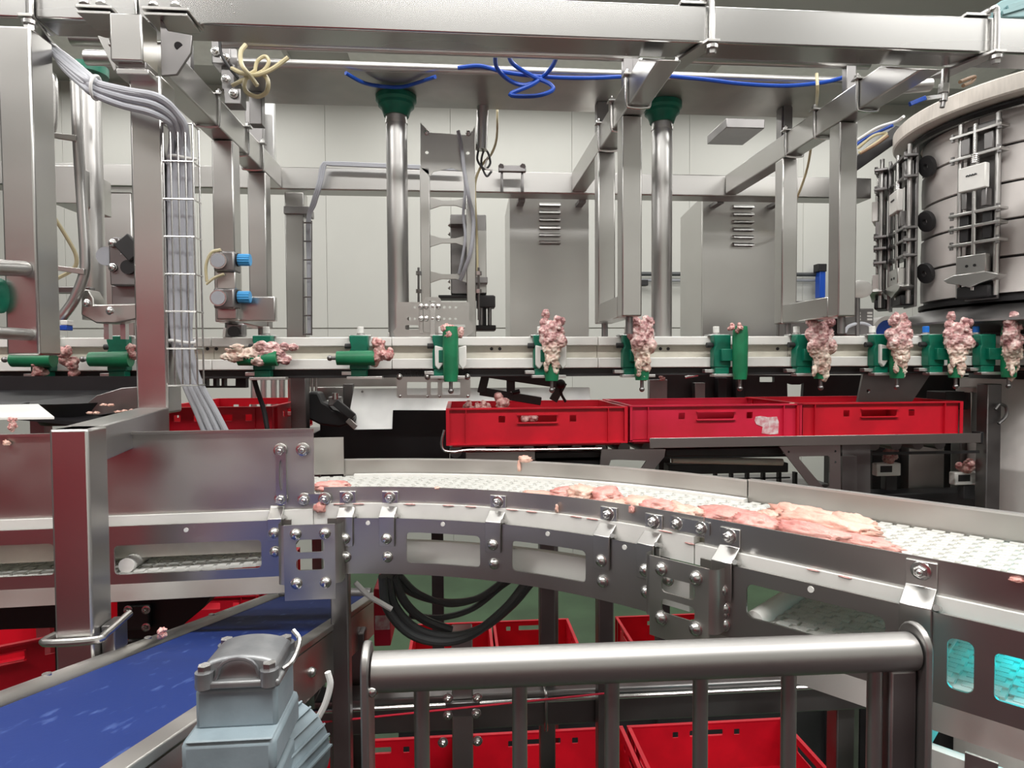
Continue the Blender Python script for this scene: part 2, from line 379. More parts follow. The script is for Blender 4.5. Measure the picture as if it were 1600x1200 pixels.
# foreground post C with arm to post B
cx0, cx1 = xof(80, 800, 1.03), xof(140, 800, 1.03)
cz1 = zof(110, 671, 1.03); cz0 = zof(110, 1090, 1.03)
PC = T('corner_post', 'thick square steel post standing in front of the straight conveyor, reflecting red', 'post', (cx0 + 0.03, 1.06, 0))
MB().box(cx0, 1.03, 0.0, cx1, 1.03 + (cx1 - cx0), cz1).build('tube', M['steel'], PC, 0.004)
MB().add([(cx0, 1.031, cz1), (cx1, 1.031, cz1), (PBx[3], 1.535, cz1), (PBx[0], 1.535, cz1),
          (cx0, 1.031, cz1 - 0.06), (cx1, 1.031, cz1 - 0.06), (PBx[3], 1.535, cz1 - 0.06), (PBx[0], 1.535, cz1 - 0.06)],
         [(0, 1, 2, 3), (7, 6, 5, 4), (0, 4, 5, 1), (1, 5, 6, 2), (2, 6, 7, 3), (3, 7, 4, 0)]).build('arm', M['steel'], PC, 0.003)
zc = zof(110, 1004, 1.02)
MB().tube([(cx0 - 0.012, 1.05, zc), (cx0 - 0.010, 1.022, zc), (cx1 + 0.008, 1.020, zc + 0.002), (cx1 + 0.016, 1.035, zc + 0.005), (cx1 + 0.02, 1.10, zc + 0.012)], 0.006, 10, 4).build('clamp_rod', M['pol'], PC)
MB().box(cx1 + 0.001, 1.05, zc - 0.035, cx1 + 0.022, 1.09, zc + 0.012).build('clamp_block', M['darksteel'], PC, 0.002)

# hanging portal frames (cross tube + two drops + tie)
def ubolt(t, x0, x1, z0, z1, y, r=0.004):
    MB().tube([(x0 - r, y, z1 + 0.02), (x0 - r, y, z0 + 0.01), (x0 + 0.008, y, z0 - r), (x1 - 0.008, y, z0 - r), (x1 + r, y, z0 + 0.01), (x1 + r, y, z1 + 0.02)], r, 8, 4).build('u_bolt', M['pol'], t)
    MB().box(x0 - 0.015, y - 0.014, z1 + 0.001, x1 + 0.015, y + 0.014, z1 + 0.006).build('clamp_plate', M['steel'], t, 0.001)
    for x in (x0 - r, x1 + r): MB().cyl((x, y, z1 + 0.006), (x, y, z1 + 0.014), 0.0085, 6).build('nut', M['pol'], t)
def portal(x0, x1, zt, h, y0, y1, yf, yr, zb, label, ub, tie=True):
    t = T('hanging_frame', label, 'frame', ((x0 + x1) / 2, y0, zb), 'steel frames hanging from the overhead beam')
    MB().add([(x0, 1.50, zt - h), (x1, 1.50, zt - h), (x1, y1, zt - h), (x0, y1, zt - h), (x0, y0, zt), (x1, y0, zt), (x1, y1, zt), (x0, y1, zt)],
             [(0, 3, 2, 1), (4, 5, 6, 7), (0, 1, 5, 4), (1, 2, 6, 5), (2, 3, 7, 6), (3, 0, 4, 7)]).build('cross_tube', M['steel'], t, 0.004)
    w = x1 - x0
    MB().box(x0, yf, zb, x1, yf + w, zt - h - 0.001).build('drop_post', M['steel'], t, 0.004)
    MB().box(x0, yr, zb, x1, yr + w, zt - h - 0.001).build('drop_post', M['steel'], t, 0.004)
    if tie: MB().box(x0 + 0.001, yf + w + 0.001, zb, x1 - 0.001, yr - 0.001, zb + 0.065).build('bottom_tie', M['steel'], t, 0.004)
    for y in ub: ubolt(t, x0, x1, zt - h, zt, y)
    return t
E = EYE.z
zb = E + 0.135
pL = portal(-0.77, -0.705, E + 0.793, 0.086, 1.66, 2.66, 2.10, 2.44, zb, 'hanging steel frame beside the pressure regulators', (1.98, 2.24, 2.40))
pM = portal(0.473, 0.532, E + 0.793, 0.08, 1.66, 2.66, 1.835, 2.155, zb, 'hanging steel frame between the louvred cabinet and second column', (1.77, 1.95, 2.13))
pR = portal(1.132, 1.188, E + 0.793, 0.08, 1.66, 2.66, 1.837, 2.175, zb, 'hanging steel frame next to the drum machine', (1.75, 1.97, 2.15))
# small feet that hold the rail under the frames
for p, x in ((pM, 0.502), (pR, 1.16), (pL, -0.74)):
    for y in ((1.865, 2.185) if p is not pL else (2.135, 2.475)): MB().cyl((x, y, zb), (x, y, zb - (0.05 if y < 2 else 0.085)), 0.011, 14).build('foot_rod', M['darksteel'], p)
# back beam and its corner post
bb = T('rear_beam', 'square steel beam running behind the hanging frames', 'beam', (0, 2.665, E + 0.705))
MB().box(xof(-40, 280, 2.665), 2.665, E + 0.705, xof(1362, 280, 2.665), 2.76, E + 0.795).build('tube', M['steelx'], bb, 0.005)
MB().pb(447, 300, 477, 640, 2.66, 0.07).build('corner_leg', M['steel'], bb, 0.004)
MB().pb(443, 322, 482, 334, 2.645, 0.1).build('leg_clamp', M['darksteel'], bb, 0.002)
MB().pb(160, 300, 208, 560, 2.7, 0.12).build('side_leg', M['steel'], bb, 0.004)
# loop handle clamped on the rear beam
t = T('u_clamp', 'dark U-shaped clamp straddling the rear beam above the louvred cabinet', 'clamp', at(800, 300, 2.6))
MB().tube([at(784, 300, 2.61), at(784, 266, 2.61), at(816, 266, 2.61), at(816, 300, 2.61)], 0.007, 8, 1).build('rod', M['darksteel'], t)
MB().pb(779, 258, 822, 268, 2.59, 0.02).build('bar', M['darksteel'], t, 0.003)
for x in (783, 817): MB().cyl(at(x, 260, 2.588), at(x, 260, 2.60), 0.012, 6).build('nut', M['darksteel'], t)
# round pipes above
def pipe(a, b, r, label, m='tube', n=24, saddles=()):
    if not saddles: return tag(MB().cyl(a, b, r, n).build('round_pipe', M[m]), label, 'pipe')
    t = T('round_pipe', label, 'pipe', (Vector(a) + Vector(b)) / 2)
    MB().cyl(a, b, r, n).build('tube', M[m], t)
    for x in saddles: MB().box(x - 0.015, a[1] - 0.012, E + 0.7935, x + 0.015, a[1] + 0.012, a[2] - r * 0.7).build('saddle', M['darksteel'], t, 0.002)
    return t
hz = E + 0.885
pipe((xof(345, 80, 1.84), 1.84, hz), (xof(996, 98, 1.84), 1.84, hz), 0.0175, 'long round steel pipe under the overhead beam, left of the middle hanging frame', saddles=(-0.735, 0.49))
pipe((xof(1058, 98, 1.84), 1.84, hz), (xof(1357, 110, 1.84), 1.84, hz), 0.0175, 'shorter round steel pipe under the overhead beam, above the second column', saddles=(0.515, 1.16))
pipe(at(1300, 143, 2.2), at(1452, 132, 2.2), 0.024, 'stub of round steel pipe behind the frame next to the drum')
MB().box(1.145, 2.19, E + 0.793, 1.17, 2.21, E + 0.94).build('pipe_prop', M['darksteel'], pR)
MB().cyl((xof(112, 62, 1.9), 1.9, zof(112, 60, 1.9)), (xof(190, 62, 1.9), 1.9, zof(112, 60, 1.9)), 0.02, 20).build('tie_pipe', M['tube'], hb)
MB().cyl((xof(135, 90, 2.05), 2.05, zof(135, 90, 2.05)), (xof(205, 90, 2.05), 2.05, zof(135, 90, 2.05)), 0.022, 20).build('tie_pipe', M['tube'], hb)
# drip tray
ty0, ty1, tz = 2.015, 2.30, E + 0.90
tray = T('drip_tray', 'wide flat steel tray hung under the overhead pipes', 'tray', (0.3, ty0, tz))
tx0, tx1 = xof(352, 110, ty0), xof(1335, 130, ty0)
MB().box(tx0, ty0 + 0.012, tz, tx1, ty1, tz + 0.012).build('sheet', M['sheet'], tray, 0.002)
MB().cyl((tx0, ty0 + 0.006, tz + 0.012), (tx1, ty0 + 0.006, tz + 0.012), 0.013, 14).build('rolled_edge', M['tube'], tray)
for px in (437, 465, 570, 602, 876, 905):
    x = xof(px, 95, 2.1); z = tz + 0.012
    MB().beam((x - 0.02, 2.1, z), (x, 2.1, z + 0.03), 0.01, 0.003, (0, 1, 0)).beam((x + 0.02, 2.1, z), (x, 2.1, z + 0.03), 0.01, 0.003, (0, 1, 0)).build('tab', M['steel'], tray)
    bolt((x, 2.09, z + 0.015), FRONT, tray, 'hex', 1.0)
for x in (tx0 + 0.03, 0.50, 1.16):
    MB().box(x - 0.02, 2.2, E + 0.793, x + 0.02, 2.24, tz - 0.0005).build('spacer', M['darksteel'], tray, 0.002)
MB().pb(1135, 185, 1195, 200, 2.5, 0.2).build('rear_box', M['darksteel'], tray, 0.003)
def column(px, y_fl, label):
    Yc = 2.21; x = xof(px, 330, Yc); zt = tz - 0.001
    t = T('round_column', label, 'column', (x, Yc, E + 0.0))
    r = 0.0355
    MB().cyl((x, Yc, E - 0.02), (x, Yc, zt - 0.05), r, 32).build('pipe', M['tube'], t)
    MB().lathe([(0, 0), (0.068, 0), (0.068, -0.016), (0.060, -0.024), (0.060, -0.034), (0.050, -0.042), (r + 0.006, -0.066), (r, -0.066), (0, -0.05)], (x, Yc, zt), 32).build('flange', M['green'], t, label='green plastic flange')
    MB().cyl((x, Yc, zt - 0.082), (x, Yc, zt - 0.092), r + 0.002, 32).build('collar', M['steel'], t)
    return t
column(621, 130, 'round polished steel column with green flange beside the ladder plate')
column(1034, 140, 'round polished steel column with green flange between the two cabinets')
t = T('round_column', 'dull round steel column behind the bent tube on the left', 'column', at(145, 490, 2.3))
x = xof(143, 300, 2.3)
MB().cyl((x, 2.3, zof(143, 500, 2.3)), (x, 2.3, zof(143, 118, 2.3)), 0.036, 28).build('pipe', M['tube'], t)
MB().cyl((x, 2.3, zof(143, 118, 2.3)), (x, 2.3, zof(143, 105, 2.3)), 0.06, 28).build('flange', M['green'], t)
# bent tube with rungs on the left
t = T('bent_guard', 'bent steel tube guard with short rungs beside the left post', 'guard', at(100, 500, 1.9))
MB().tube([at(118, 120, 1.9), at(122, 220, 1.9), at(129, 330, 1.9), at(133, 400, 1.9), at(131, 430, 1.9), at(115, 470, 1.9), at(95, 498, 1.9)], 0.014, 12).build('tube', M['tube'], t)
for y, x0, x1 in ((212, 65, 118), (421, 78, 131)):
    MB().prism([at(x0, y - 7, 1.88), at(x1, y - 1, 1.88), at(x1, y + 8, 1.88), at(x0 + 8, y + 1, 1.88)], (0, 0.012, 0)).build('rung', M['steel'], t, 0.001)
MB().tube([at(72, 118, 1.92), at(84, 122, 1.92), at(86, 180, 1.92), at(80, 215, 1.92), at(72, 235, 1.92)], 0.008, 10).build('hook', M['pol'], t)
MB().pb(80, 258, 122, 318, 2.2, 0.2).build('side_plate', M['steel'], t, 0.003)
# ================================================================== CABINETS
def cabinet(a, b, y0, px0, px1, label):
    Yf = 2.85
    B = PB(a, y0, b, 574, Yf, 0.3)
    t = T('steel_cabinet', label, 'cabinet', ((B[0] + B[3]) / 2, Yf + 0.15, B[2]), 'louvred steel cabinets')
    x0, _, z0, x1, _, z1 = B
    # body with sloping lid, open-front shell closed by a door panel
    MB().add([(x0, Yf + 0.012, z0), (x1, Yf + 0.012, z0), (x1, Yf + 0.3, z0), (x0, Yf + 0.3, z0),
              (x0, Yf + 0.012, z1 - 0.003), (x1, Yf + 0.012, z1 - 0.003), (x1, Yf + 0.3, z1 - 0.035), (x0, Yf + 0.3, z1 - 0.035)],
             [(0, 3, 2, 1), (4, 5, 6, 7), (0, 1, 5, 4), (1, 2, 6, 5), (2, 3, 7, 6), (3, 0, 4, 7)]).build('body', M['steel'], t, 0.003)
    slots = []; lv = []
    for i in range(6):
        cy = (y0 + 19 + i * 11.8)
        zc_ = zof((px0 + px1) / 2, cy, Yf); xa, xb = xof(px0, cy, Yf), xof(px1, cy, Yf)
        lv.append((xa, xb, zc_)); slots.append(rrect(xa, zc_ - 0.008, xb, zc_ - 0.003, 0.002, 2))
    MB().plate([(x0, z0), (x1, z0), (x1, z1), (x0, z1)], slots, lambda u, v, d: Vector((u, Yf + d, v)), 0.010).build('door', M['steel'], t)
    for xa, xb, zc_ in lv:
        m = MB(); k = 6
        for j in range(k + 1):
            a_ = math.pi / 2 * j / k
            yy, zz = Yf - 0.020 * math.sin(a_), zc_ + 0.011 - 0.016 * (1 - math.cos(a_))
            e = 0.006 * (1 - math.sin(a_))
            m.v += [Vector((xa - 0.003 + e * 0.3, yy, zz)), Vector((xa + 0.006, yy, zz)), Vector((xb - 0.006, yy, zz)), Vector((xb + 0.003 - e * 0.3, yy, zz))]
        for j in range(k):
            for c in range(3): m.f.append((j * 4 + c, j * 4 + c + 1, j * 4 + 5 + c, j * 4 + 4 + c))
        m.add([(xa - 0.003, Yf + 0.0005, zc_ + 0.011), (xa - 0.003, Yf - 0.020, zc_ - 0.005), (xa - 0.003, Yf + 0.0005, zc_ - 0.005)], [(0, 1, 2)])
        m.add([(xb + 0.003, Yf + 0.0005, zc_ + 0.011), (xb + 0.003, Yf - 0.020, zc_ - 0.005), (xb + 0.003, Yf + 0.0005, zc_ - 0.005)], [(0, 1, 2)])
        m.build('louvre', M['alu'], t)
    for xx in (x0 + 0.03, x1 - 0.06):        # hooks onto the rear beam
        MB().box(xx, 2.761, z1 - 0.06, xx + 0.03, Yf + 0.05, z1 - 0.045).build('mounting_arm', M['darksteel'], t)
    return t
cabinet(797, 920, 302, 843, 874, 'louvred steel cabinet left of the second column, next to the ladder plate')
cabinet(1098, 1217, 305, 1145, 1175, 'louvred steel cabinet right of the second column, showing its side')

# ================================================================== LADDER PLATE STATION
LY = 2.30
st = T('ladder_bracket', 'tall ladder-like steel bracket hanging behind the white rail', 'bracket', at(700, 530, LY))
def fL(u, v, d): return at(u, v, LY) + Vector((0, d, 0))
MB().plate([(657, 262), (657, 192), (663, 198), (668, 207), (730, 211), (738, 205), (742, 197), (742, 262), (730, 270), (705, 262), (677, 268), (672, 275)], [circ(667, 207, 3), circ(732, 208, 3), circ(667, 238, 3), circ(731, 239, 3)], fL, 0.006).build('top_plate', M['steel'], st)
MB().pb(657, 262, 672, 528, LY, 0.05).build('upright', M['steel'], st, 0.002)
MB().pb(729, 262, 743, 528, LY, 0.05).build('upright', M['steel'], st, 0.002)
for y in (317, 376, 432):
    MB().prism([at(x, yy, LY + 0.01) for x, yy in ((672, y - 9), (690, y - 4), (712, y - 4), (730, y - 9), (730, y + 10), (712, y + 4), (690, y + 4), (672, y + 10))], (0, 0.008, 0)).build('rung', M['steel'], st, 0.001)
for x, y in ((667, 207), (732, 208)): bolt(at(x, y, LY - 0.001), FRONT, st, 'dome', 0.9)
for x, y0, y1 in ((654, 418, 475), (748, 418, 500)):
    MB().cyl(at(x, y0, LY - 0.01), at(x, y1, LY - 0.01), 0.004, 8).build('threaded_rod', M['darksteel'], st)
    for y in (427, 455): MB().cyl(at(x, y - 3, LY - 0.01), at(x, y + 3, LY - 0.01), 0.011, 6).build('nut', M['pol'], st)
ab = T('actuator_box', 'narrow grey steel actuator box behind the ladder bracket', 'machine box', at(732, 460, 2.42))
MB().pb(704, 335, 760, 460, 2.42, 0.12).build('housing', M['darksteel'], ab, 0.004)
MB().pb(743, 360, 760, 458, 2.41, 0.02).build('side_cover', M['steel'], ab, 0.002)
for x, y in ((712, 350), (736, 440)): MB().box(at(x, y, 2.4).x - 0.02, 2.349, at(x, y, 2.4).z - 0.01, at(x, y, 2.4).x + 0.06, 2.421, at(x, y, 2.4).z + 0.01).build('mount', M['darksteel'], ab)
for y in (352, 366, 440, 450): bolt(at(703.5, y, 2.44), (-1, 0, 0), ab, 'hex', 0.8)
MB().pb(685, 461, 772, 466, 2.40, 0.1).build('top_bar', M['char'], ab, 0.002)
for x in (752, 765): MB().cyl(at(x, 464, 2.42), at(x, 512, 2.42), 0.008, 10).build('guide_rod', M['darksteel'], ab)
MB().pb(745, 462, 774, 480, 2.39, 0.08).build('clevis', M['char'], ab, 0.003)
MB().pb(742, 508, 775, 516, 2.39, 0.1).build('lower_bar', M['char'], ab, 0.003)
MB().pb(748, 480, 760, 510, 2.43, 0.03).build('piston', M['black'], ab, 0.003)
# perforated slider plate in front
SY = 2.14
sp = T('perforated_plate', 'perforated steel mounting plate with bolt rows above the white rail', 'plate', at(676, 528, SY))
def fS(u, v, d): return at(u, v, SY) + Vector((0, d, 0))
hl = [rrect(633, 508, 654, 515, 2, 2), rrect(704, 507, 727, 515, 2, 2), circ(639, 498, 3), circ(648, 498, 2), circ(648, 480, 2)] + [circ(x, y, 2.2, 8) for x in (694, 703, 712) for y in (480, 498)]
MB().plate([(619, 472), (733, 472), (733, 500), (740, 508), (740, 518), (728, 526), (618, 526), (614, 518), (619, 512)], hl, fS, 0.005).build('plate', M['steel'], sp)
MB().plate(rrect(662, 464, 689, 520, 6), [rrect(670, 470, 681, 474, 1.5, 2)], lambda u, v, d: at(u, v, SY - 0.008) + Vector((0, d, 0)), 0.006).build('slider', M['steel'], sp)
MB().pb(672, 478, 680, 535, SY - 0.015, 0.006).build('blade', M['pol'], sp, 0.001)
MB().pb(655, 478, 661, 520, SY - 0.006, 0.005).build('strip', M['steel'], sp, 0.001)
for x in (658, 666, 676, 685):
    for y in (479, 498): bolt(at(x, y, SY - 0.009), FRONT, sp, 'dome', 0.72)
# lower bracket below the rail
lb = T('slotted_bracket', 'slotted steel bracket with four dome bolts hanging below the white rail', 'bracket', at(677, 622, 2.12))
MB().plate(rrect(620, 579, 735, 622, 4), [rrect(636, 597, 667, 617, 1.5, 2), rrect(673, 597, 684, 617, 1.5, 2), rrect(691, 597, 719, 617, 1.5, 2)], lambda u, v, d: at(u, v, 2.12) + Vector((0, d, 0)), 0.005).build('plate', M['steel'], lb)
for x in (624, 668, 687, 730): bolt(at(x, 589, 2.118), FRONT, lb, 'dome', 0.85)
for x in (625, 668, 687, 731): bolt(at(x, 619, 2.118), FRONT, lb, 'dome', 0.4)
# hoses around the station
def hose(name, label, pts, r, m, cat='hose', group=None, n=8):
    o = MB().tube([at(*p) for p in pts], r, n).build(name, M[m]); return tag(o, label, cat, group)
hose('grey_hose', 'light grey hose looping down the front of the ladder bracket', [(716, 205, 2.27), (721, 230, 2.26), (726, 270, 2.26), (733, 310, 2.26), (740, 345, 2.27), (736, 390, 2.27), (726, 420, 2.28), (719, 438, 2.29)], 0.007, 'cable')
hose('grey_hose', 'second light grey hose clipped inside the ladder bracket', [(722, 250, 2.28), (727, 290, 2.28), (724, 335, 2.28), (727, 370, 2.28), (722, 405, 2.29), (717, 428, 2.29)], 0.005, 'cable')
hose('cream_tube', 'thin cream air tube curving down beside the ladder bracket', [(777, 170, 2.32), (776, 215, 2.32), (768, 240, 2.32), (755, 255, 2.32), (745, 275, 2.32), (742, 300, 2.33), (745, 370, 2.34), (746, 430, 2.34)], 0.0045, 'cream')
t = tag(MB().cyl(at(755, 150, 2.28), at(752, 234, 2.28), 0.021, 20).build('round_pipe', M['tube']), 'short vertical pipe stub hanging from the tray above the cable loops', 'pipe')
hose('black_cable', 'tangled dark cable loop at the end of the pipe stub', [(748, 232, 2.3), (746, 250, 2.3), (757, 264, 2.3), (766, 255, 2.3), (762, 238, 2.3), (756, 236, 2.3), (752, 255, 2.31), (760, 275, 2.31), (768, 268, 2.31)], 0.004, 'dcable', 'cable')
hose('white_cable', 'thin white cable crossing the dark cable loop', [(762, 245, 2.29), (758, 262, 2.29), (770, 266, 2.29)], 0.003, 'wcable', 'cable')
# ================================================================== REGULATORS
rg = T('pressure_regulator', 'pair of pressure regulators with light blue knobs on the left frame', 'regulator', at(350, 480, 1.98))
RY = 1.97
for y, r in ((408, 14), (466, 13)):
    MB().pb(333, y - 16, 366, y + 16, RY, 0.06).build('valve_body', M['darksteel'], rg, 0.006)
    c = at(343, y, RY); MB().cyl(c, c + Vector((0, -0.012, 0)), 0.024, 20).build('gauge', M['pol'], rg)
    MB().cyl(c + Vector((0, -0.012, 0)), c + Vector((0, -0.014, 0)), 0.020, 20).build('gauge_face', M['cable'], rg)
    k = at(358, y - 2, RY + 0.03); MB().cyl(k, k + Vector((0.028, 0, 0)), 0.020, 18).build('collar', M['black'], rg)
    kn = MB()
    for j in range(14):
        a = 2 * math.pi * j / 14
        kn.cyl(k + Vector((0.028, 0.014 * math.cos(a), 0.014 * math.sin(a))), k + Vector((0.062, 0.014 * math.cos(a), 0.014 * math.sin(a))), 0.004, 8)
    kn.cyl(k + Vector((0.028, 0, 0)), k + Vector((0.0625, 0, 0)), 0.0155, 18)
    kn.build('knob', M['capblue'], rg, label='light blue ribbed knob')
MB().pb(338, 424, 368, 452, RY + 0.01, 0.05).build('manifold', M['sheet'], rg, 0.004)
MB().pb(337, 462, 371, 500, RY + 0.03, 0.05).build('filter_bowl', M['steel'], rg, 0.006)
MB().tube([at(323, 440, RY), at(322, 415, RY), at(330, 395, RY), at(345, 390, RY)], 0.0045, 8).build('tube', M['cream'], rg)
MB().tube([at(322, 444, RY), at(335, 434, RY), at(350, 428, RY)], 0.004, 8).build('tube', M['cream'], rg)
tag(MB().pb(371, 463, 430, 502, 2.03, 0.025).build('mounting_box', M['steel'], None, 0.004), 'plain steel box plate right of the pressure regulators', 'box')
# ================================================================== CABLES ON THE LEFT
random.seed(4)
for i in range(7):
    dx, dy, dz = (i % 3) * 6, (i // 3) * 6, (i % 2) * 0.02
    pts = [(62 + i * 4, 62 + i * 2, 1.690), (96 + dx, 95 + dy - i, 1.570), (130 + dx, 122 + dy, 1.470), (150 + dx * 0.5, 132 + dy * 1.4, 1.465 + dz), (190 + dx, 143 + dy * 1.8, 1.460 + dz), (235 + dx, 152 + dy * 2, 1.460 + dz),
           (262 + dx, 175 + dy * 1.2, 1.490 + dz), (270 + dx * 1.6, 205, 1.520 + dz), (266 + i * 5.2, 260, 1.545 + dz), (267 + i * 5, 380, 1.545 + dz), (268 + i * 5, 470, 1.545 + dz), (272 + i * 4, 530, 1.545 + dz), (285 + i * 4, 590, 1.550 + dz), (308 + i * 5, 645, 1.570 + dz), (330 + i * 6, 700, 1.590 + dz)]
    hose('grey_cable', 'light grey cable of the bundle running down the wire basket', pts, 0.0072 + 0.0008 * (i % 3), 'cable', 'cable', 'grey cables in the wire basket', 10)
for px, py, lab in ((150, 131, 'white cable tie around the grey bundle under the hanger bracket'), (285, 248, 'white cable tie in the upper part of the wire basket'), (285, 534, 'white cable tie in the lower part of the wire basket')):
    m = MB(); c = at(px, py, 1.470 if px < 200 else 1.545)
    if px < 200: m.tube([c + Vector((0.004 * s_, 0.02 * math.sin(a), 0.024 * math.cos(a) - 0.008)) for s_, a in [(math.cos(k * 0.628), k * 0.628) for k in range(11)]], 0.0035, 8, 3)
    else: m.tube([c + Vector((0.03 * math.cos(a), 0.017 * math.sin(a), 0.003 * math.sin(2 * a))) for a in [k * 0.628 for k in range(11)]], 0.0035, 8, 3)
    tag(m.build('cable_tie', M['wcable']), lab, 'cable tie')
# wire basket
wbk = T('wire_basket', 'tall wire mesh cable basket on the side of the post', 'cable tray', at(285, 605, 1.540))
x0, x1 = xof(260, 400, 1.520), xof(306, 400, 1.520)
zt, zbm = zof(285, 195, 1.520), zof(285, 602, 1.520)
for k in range(5):
    x = x0 + (x1 - x0) * k / 4
    for y in ((1.515,) if 0 < k < 4 else (1.515, 1.550)): MB().cyl((x, y, zbm), (x, y, zt), 0.0022, 6).build('wire', M['pol'], wbk)
nr = 8
for k in range(nr):
    z = zt + (zbm - zt) * k / (nr - 1)
    MB().tube([(x0, 1.555, z), (x0, 1.513, z), (x1, 1.513, z), (x1, 1.555, z)], 0.0022, 6, 1).build('wire', M['pol'], wbk)
# rear cables along the beam and down the corner leg
for i in range(3):
    hose('thin_cable', 'thin grey cable running along the rear beam and down its corner leg', [(720, 262 + i * 2, 2.62), (600, 257 + i * 2, 2.62), (520, 254 + i * 2, 2.62), (503 + i * 3, 258, 2.62), (497 + i * 3, 285, 2.63), (487 + i * 3, 318, 2.64), (480 + i * 2, 345, 2.65), (481 + i * 2, 420, 2.65), (482 + i * 2, 524, 2.65)], 0.005, 'cable', 'cable', 'thin cables on the rear beam')
wb2 = T('wire_basket', 'narrow wire mesh cable basket on the rear corner leg', 'cable tray', at(482, 524, 2.64))
for x in (474, 487):
    MB().cyl(at(x, 345, 2.63), at(x, 524, 2.63), 0.003, 6).build('wire', M['darksteel'], wb2)
for k in range(7):
    y = 348 + k * 29; MB().cyl(at(473, y, 2.63), at(488, y, 2.63), 0.003, 6).build('wire', M['darksteel'], wb2)
# cream hose tangle top left, blue hoses
hose('cream_hose', 'cream air hose tangled above the left hanging frame, largest loop', [(362, 107, 1.80), (380, 115, 1.79), (402, 117, 1.79), (425, 108, 1.79), (450, 90, 1.80)], 0.006, 'cream')
hose('cream_hose', 'cream air hose forming a round loop below the pipe', [(384, 70, 1.80), (376, 82, 1.79), (378, 102, 1.78), (392, 120, 1.78), (402, 134, 1.78)], 0.006, 'cream')
hose('cream_hose', 'cream air hose hanging as a low ring under the tray', [(400, 110, 1.80), (384, 122, 1.80), (384, 142, 1.80), (402, 151, 1.80), (417, 143, 1.80), (418, 125, 1.80), (408, 112, 1.80)], 0.006, 'cream')
hose('cream_hose', 'cream air hose curled tightly in front of the tray edge', [(398, 112, 1.8), (402, 96, 1.8), (414, 88, 1.8), (420, 97, 1.8), (412, 110, 1.8), (395, 118, 1.8), (380, 125, 1.8), (362, 134, 1.8)], 0.005, 'cream')
hose('blue_hose', 'blue hose draped across the first green flange', [(540, 114, 2.0), (565, 128, 2.05), (590, 134, 2.1), (625, 136, 2.11), (650, 130, 2.08), (680, 120, 2.0)], 0.006, 'blue')
hose('blue_hose', 'blue hose lying along the tray edge to the middle hanging frame', [(715, 106, 2.0), (750, 103, 2.0), (790, 113, 2.0), (850, 120, 2.0), (920, 122, 2.0), (985, 119, 2.02)], 0.0065, 'blue')
hose('blue_hose', 'blue hose looping steeply from the pipe to the tray', [(774, 80, 1.86), (776, 105, 1.95), (795, 125, 2.0), (820, 133, 2.0), (845, 122, 2.0), (862, 105, 1.95), (873, 82, 1.86)], 0.0065, 'blue')
hose('blue_hose', 'blue hose curled in a flat figure below the tray edge', [(793, 82, 1.86), (802, 100, 1.95), (830, 118, 1.99), (860, 132, 1.98), (862, 142, 1.97), (835, 150, 1.96), (797, 148, 1.97), (830, 133, 1.98), (850, 120, 2.0)], 0.0065, 'blue')
hose('blue_hose', 'blue hose sagging along the tray right of the middle frame', [(1046, 119, 2.0), (1100, 124, 2.0), (1160, 131, 2.0), (1230, 134, 2.0), (1290, 128, 2.0), (1330, 117, 1.98)], 0.0065, 'blue')
hose('cream_tube', 'thin cream tube hanging past the right hanging frame down to the cabinet', [(1276, 115, 1.95), (1277, 145, 1.96), (1272, 190, 2.3), (1262, 260, 2.5), (1245, 310, 2.6), (1228, 350, 2.75), (1216, 366, 2.84)], 0.005, 'cream')
hose('cream_tube', 'thin cream tube sagging behind the left post', [(85, 340, 2.1), (105, 372, 2.1), (119, 400, 2.1), (115, 420, 2.1), (88, 436, 2.1)], 0.006, 'cream')
hose('black_cable', 'thin black cable hanging at the left end of the round pipe', [(343, 62, 1.8), (346, 85, 1.8), (358, 105, 1.8), (372, 122, 1.8)], 0.004, 'black', 'cable')
# fitting block at left end of pipes
t = T('pipe_bracket', 'dark bolted pipe bracket at the left end of the round pipe', 'bracket', at(350, 160, 1.9))
MB().pb(330, 62, 360, 100, 1.9, 0.06).build('block', M['darksteel'], t, 0.004)
MB().pb(350, 138, 376, 162, 1.9, 0.05).build('plate', M['darksteel'], t, 0.002)
MB().pb(383, 158, 410, 222, 2.55, 0.03).build('rear_plate', M['darksteel'], t, 0.002)
MB().pb(346, 100, 366, 140, 1.915, 0.04).build('link', M['darksteel'], t, 0.002)
for x, y in ((337, 80), (352, 90), (353, 124), (365, 146)): bolt(at(x, y, 1.897), FRONT, t, 'hex', 1.2)
tag(MB().pb(411, 158, 428, 262, 2.62, 0.03).build('upright_strut', M['alu'], None, 0.003), 'pale vertical strut rising from the rear beam left of the tray', 'strut')
# ================================================================== WHITE RAIL
RYF = 2.10
rz = [zof(900, y, RYF) for y in (526, 540, 559, 575, 588)]
rx0, rx1 = xof(-120, 550, RYF), xof(1760, 550, RYF)
rl = T('conveyor_rail', 'long white plastic guide rail carrying the green holders', 'rail', (0.3, RYF, rz[4]))
cuts_px = [-120, 330, 612, 935, 1236, 1760]
for a, b in zip(cuts_px[:-1], cuts_px[1:]):
    xa, xb = xof(a, 550, RYF) + 0.0006, xof(b, 550, RYF) - 0.0006
    MB().box(xa, RYF, rz[1], xb, RYF + 0.09, rz[0]).build('upper_band', M['white'], rl, 0.003)
    MB().box(xa, RYF + 0.022, rz[2], xb, RYF + 0.085, rz[1]).build('groove_band', M['ivory'], rl, 0.001)
    MB().box(xa, RYF, rz[3], xb, RYF + 0.09, rz[2]).build('lower_band', M['white'], rl, 0.003)
MB().box(rx0, RYF + 0.02, rz[4], rx1, RYF + 0.12, rz[3] - 0.0005).build('carrier_channel', M['char'], rl, 0.002)
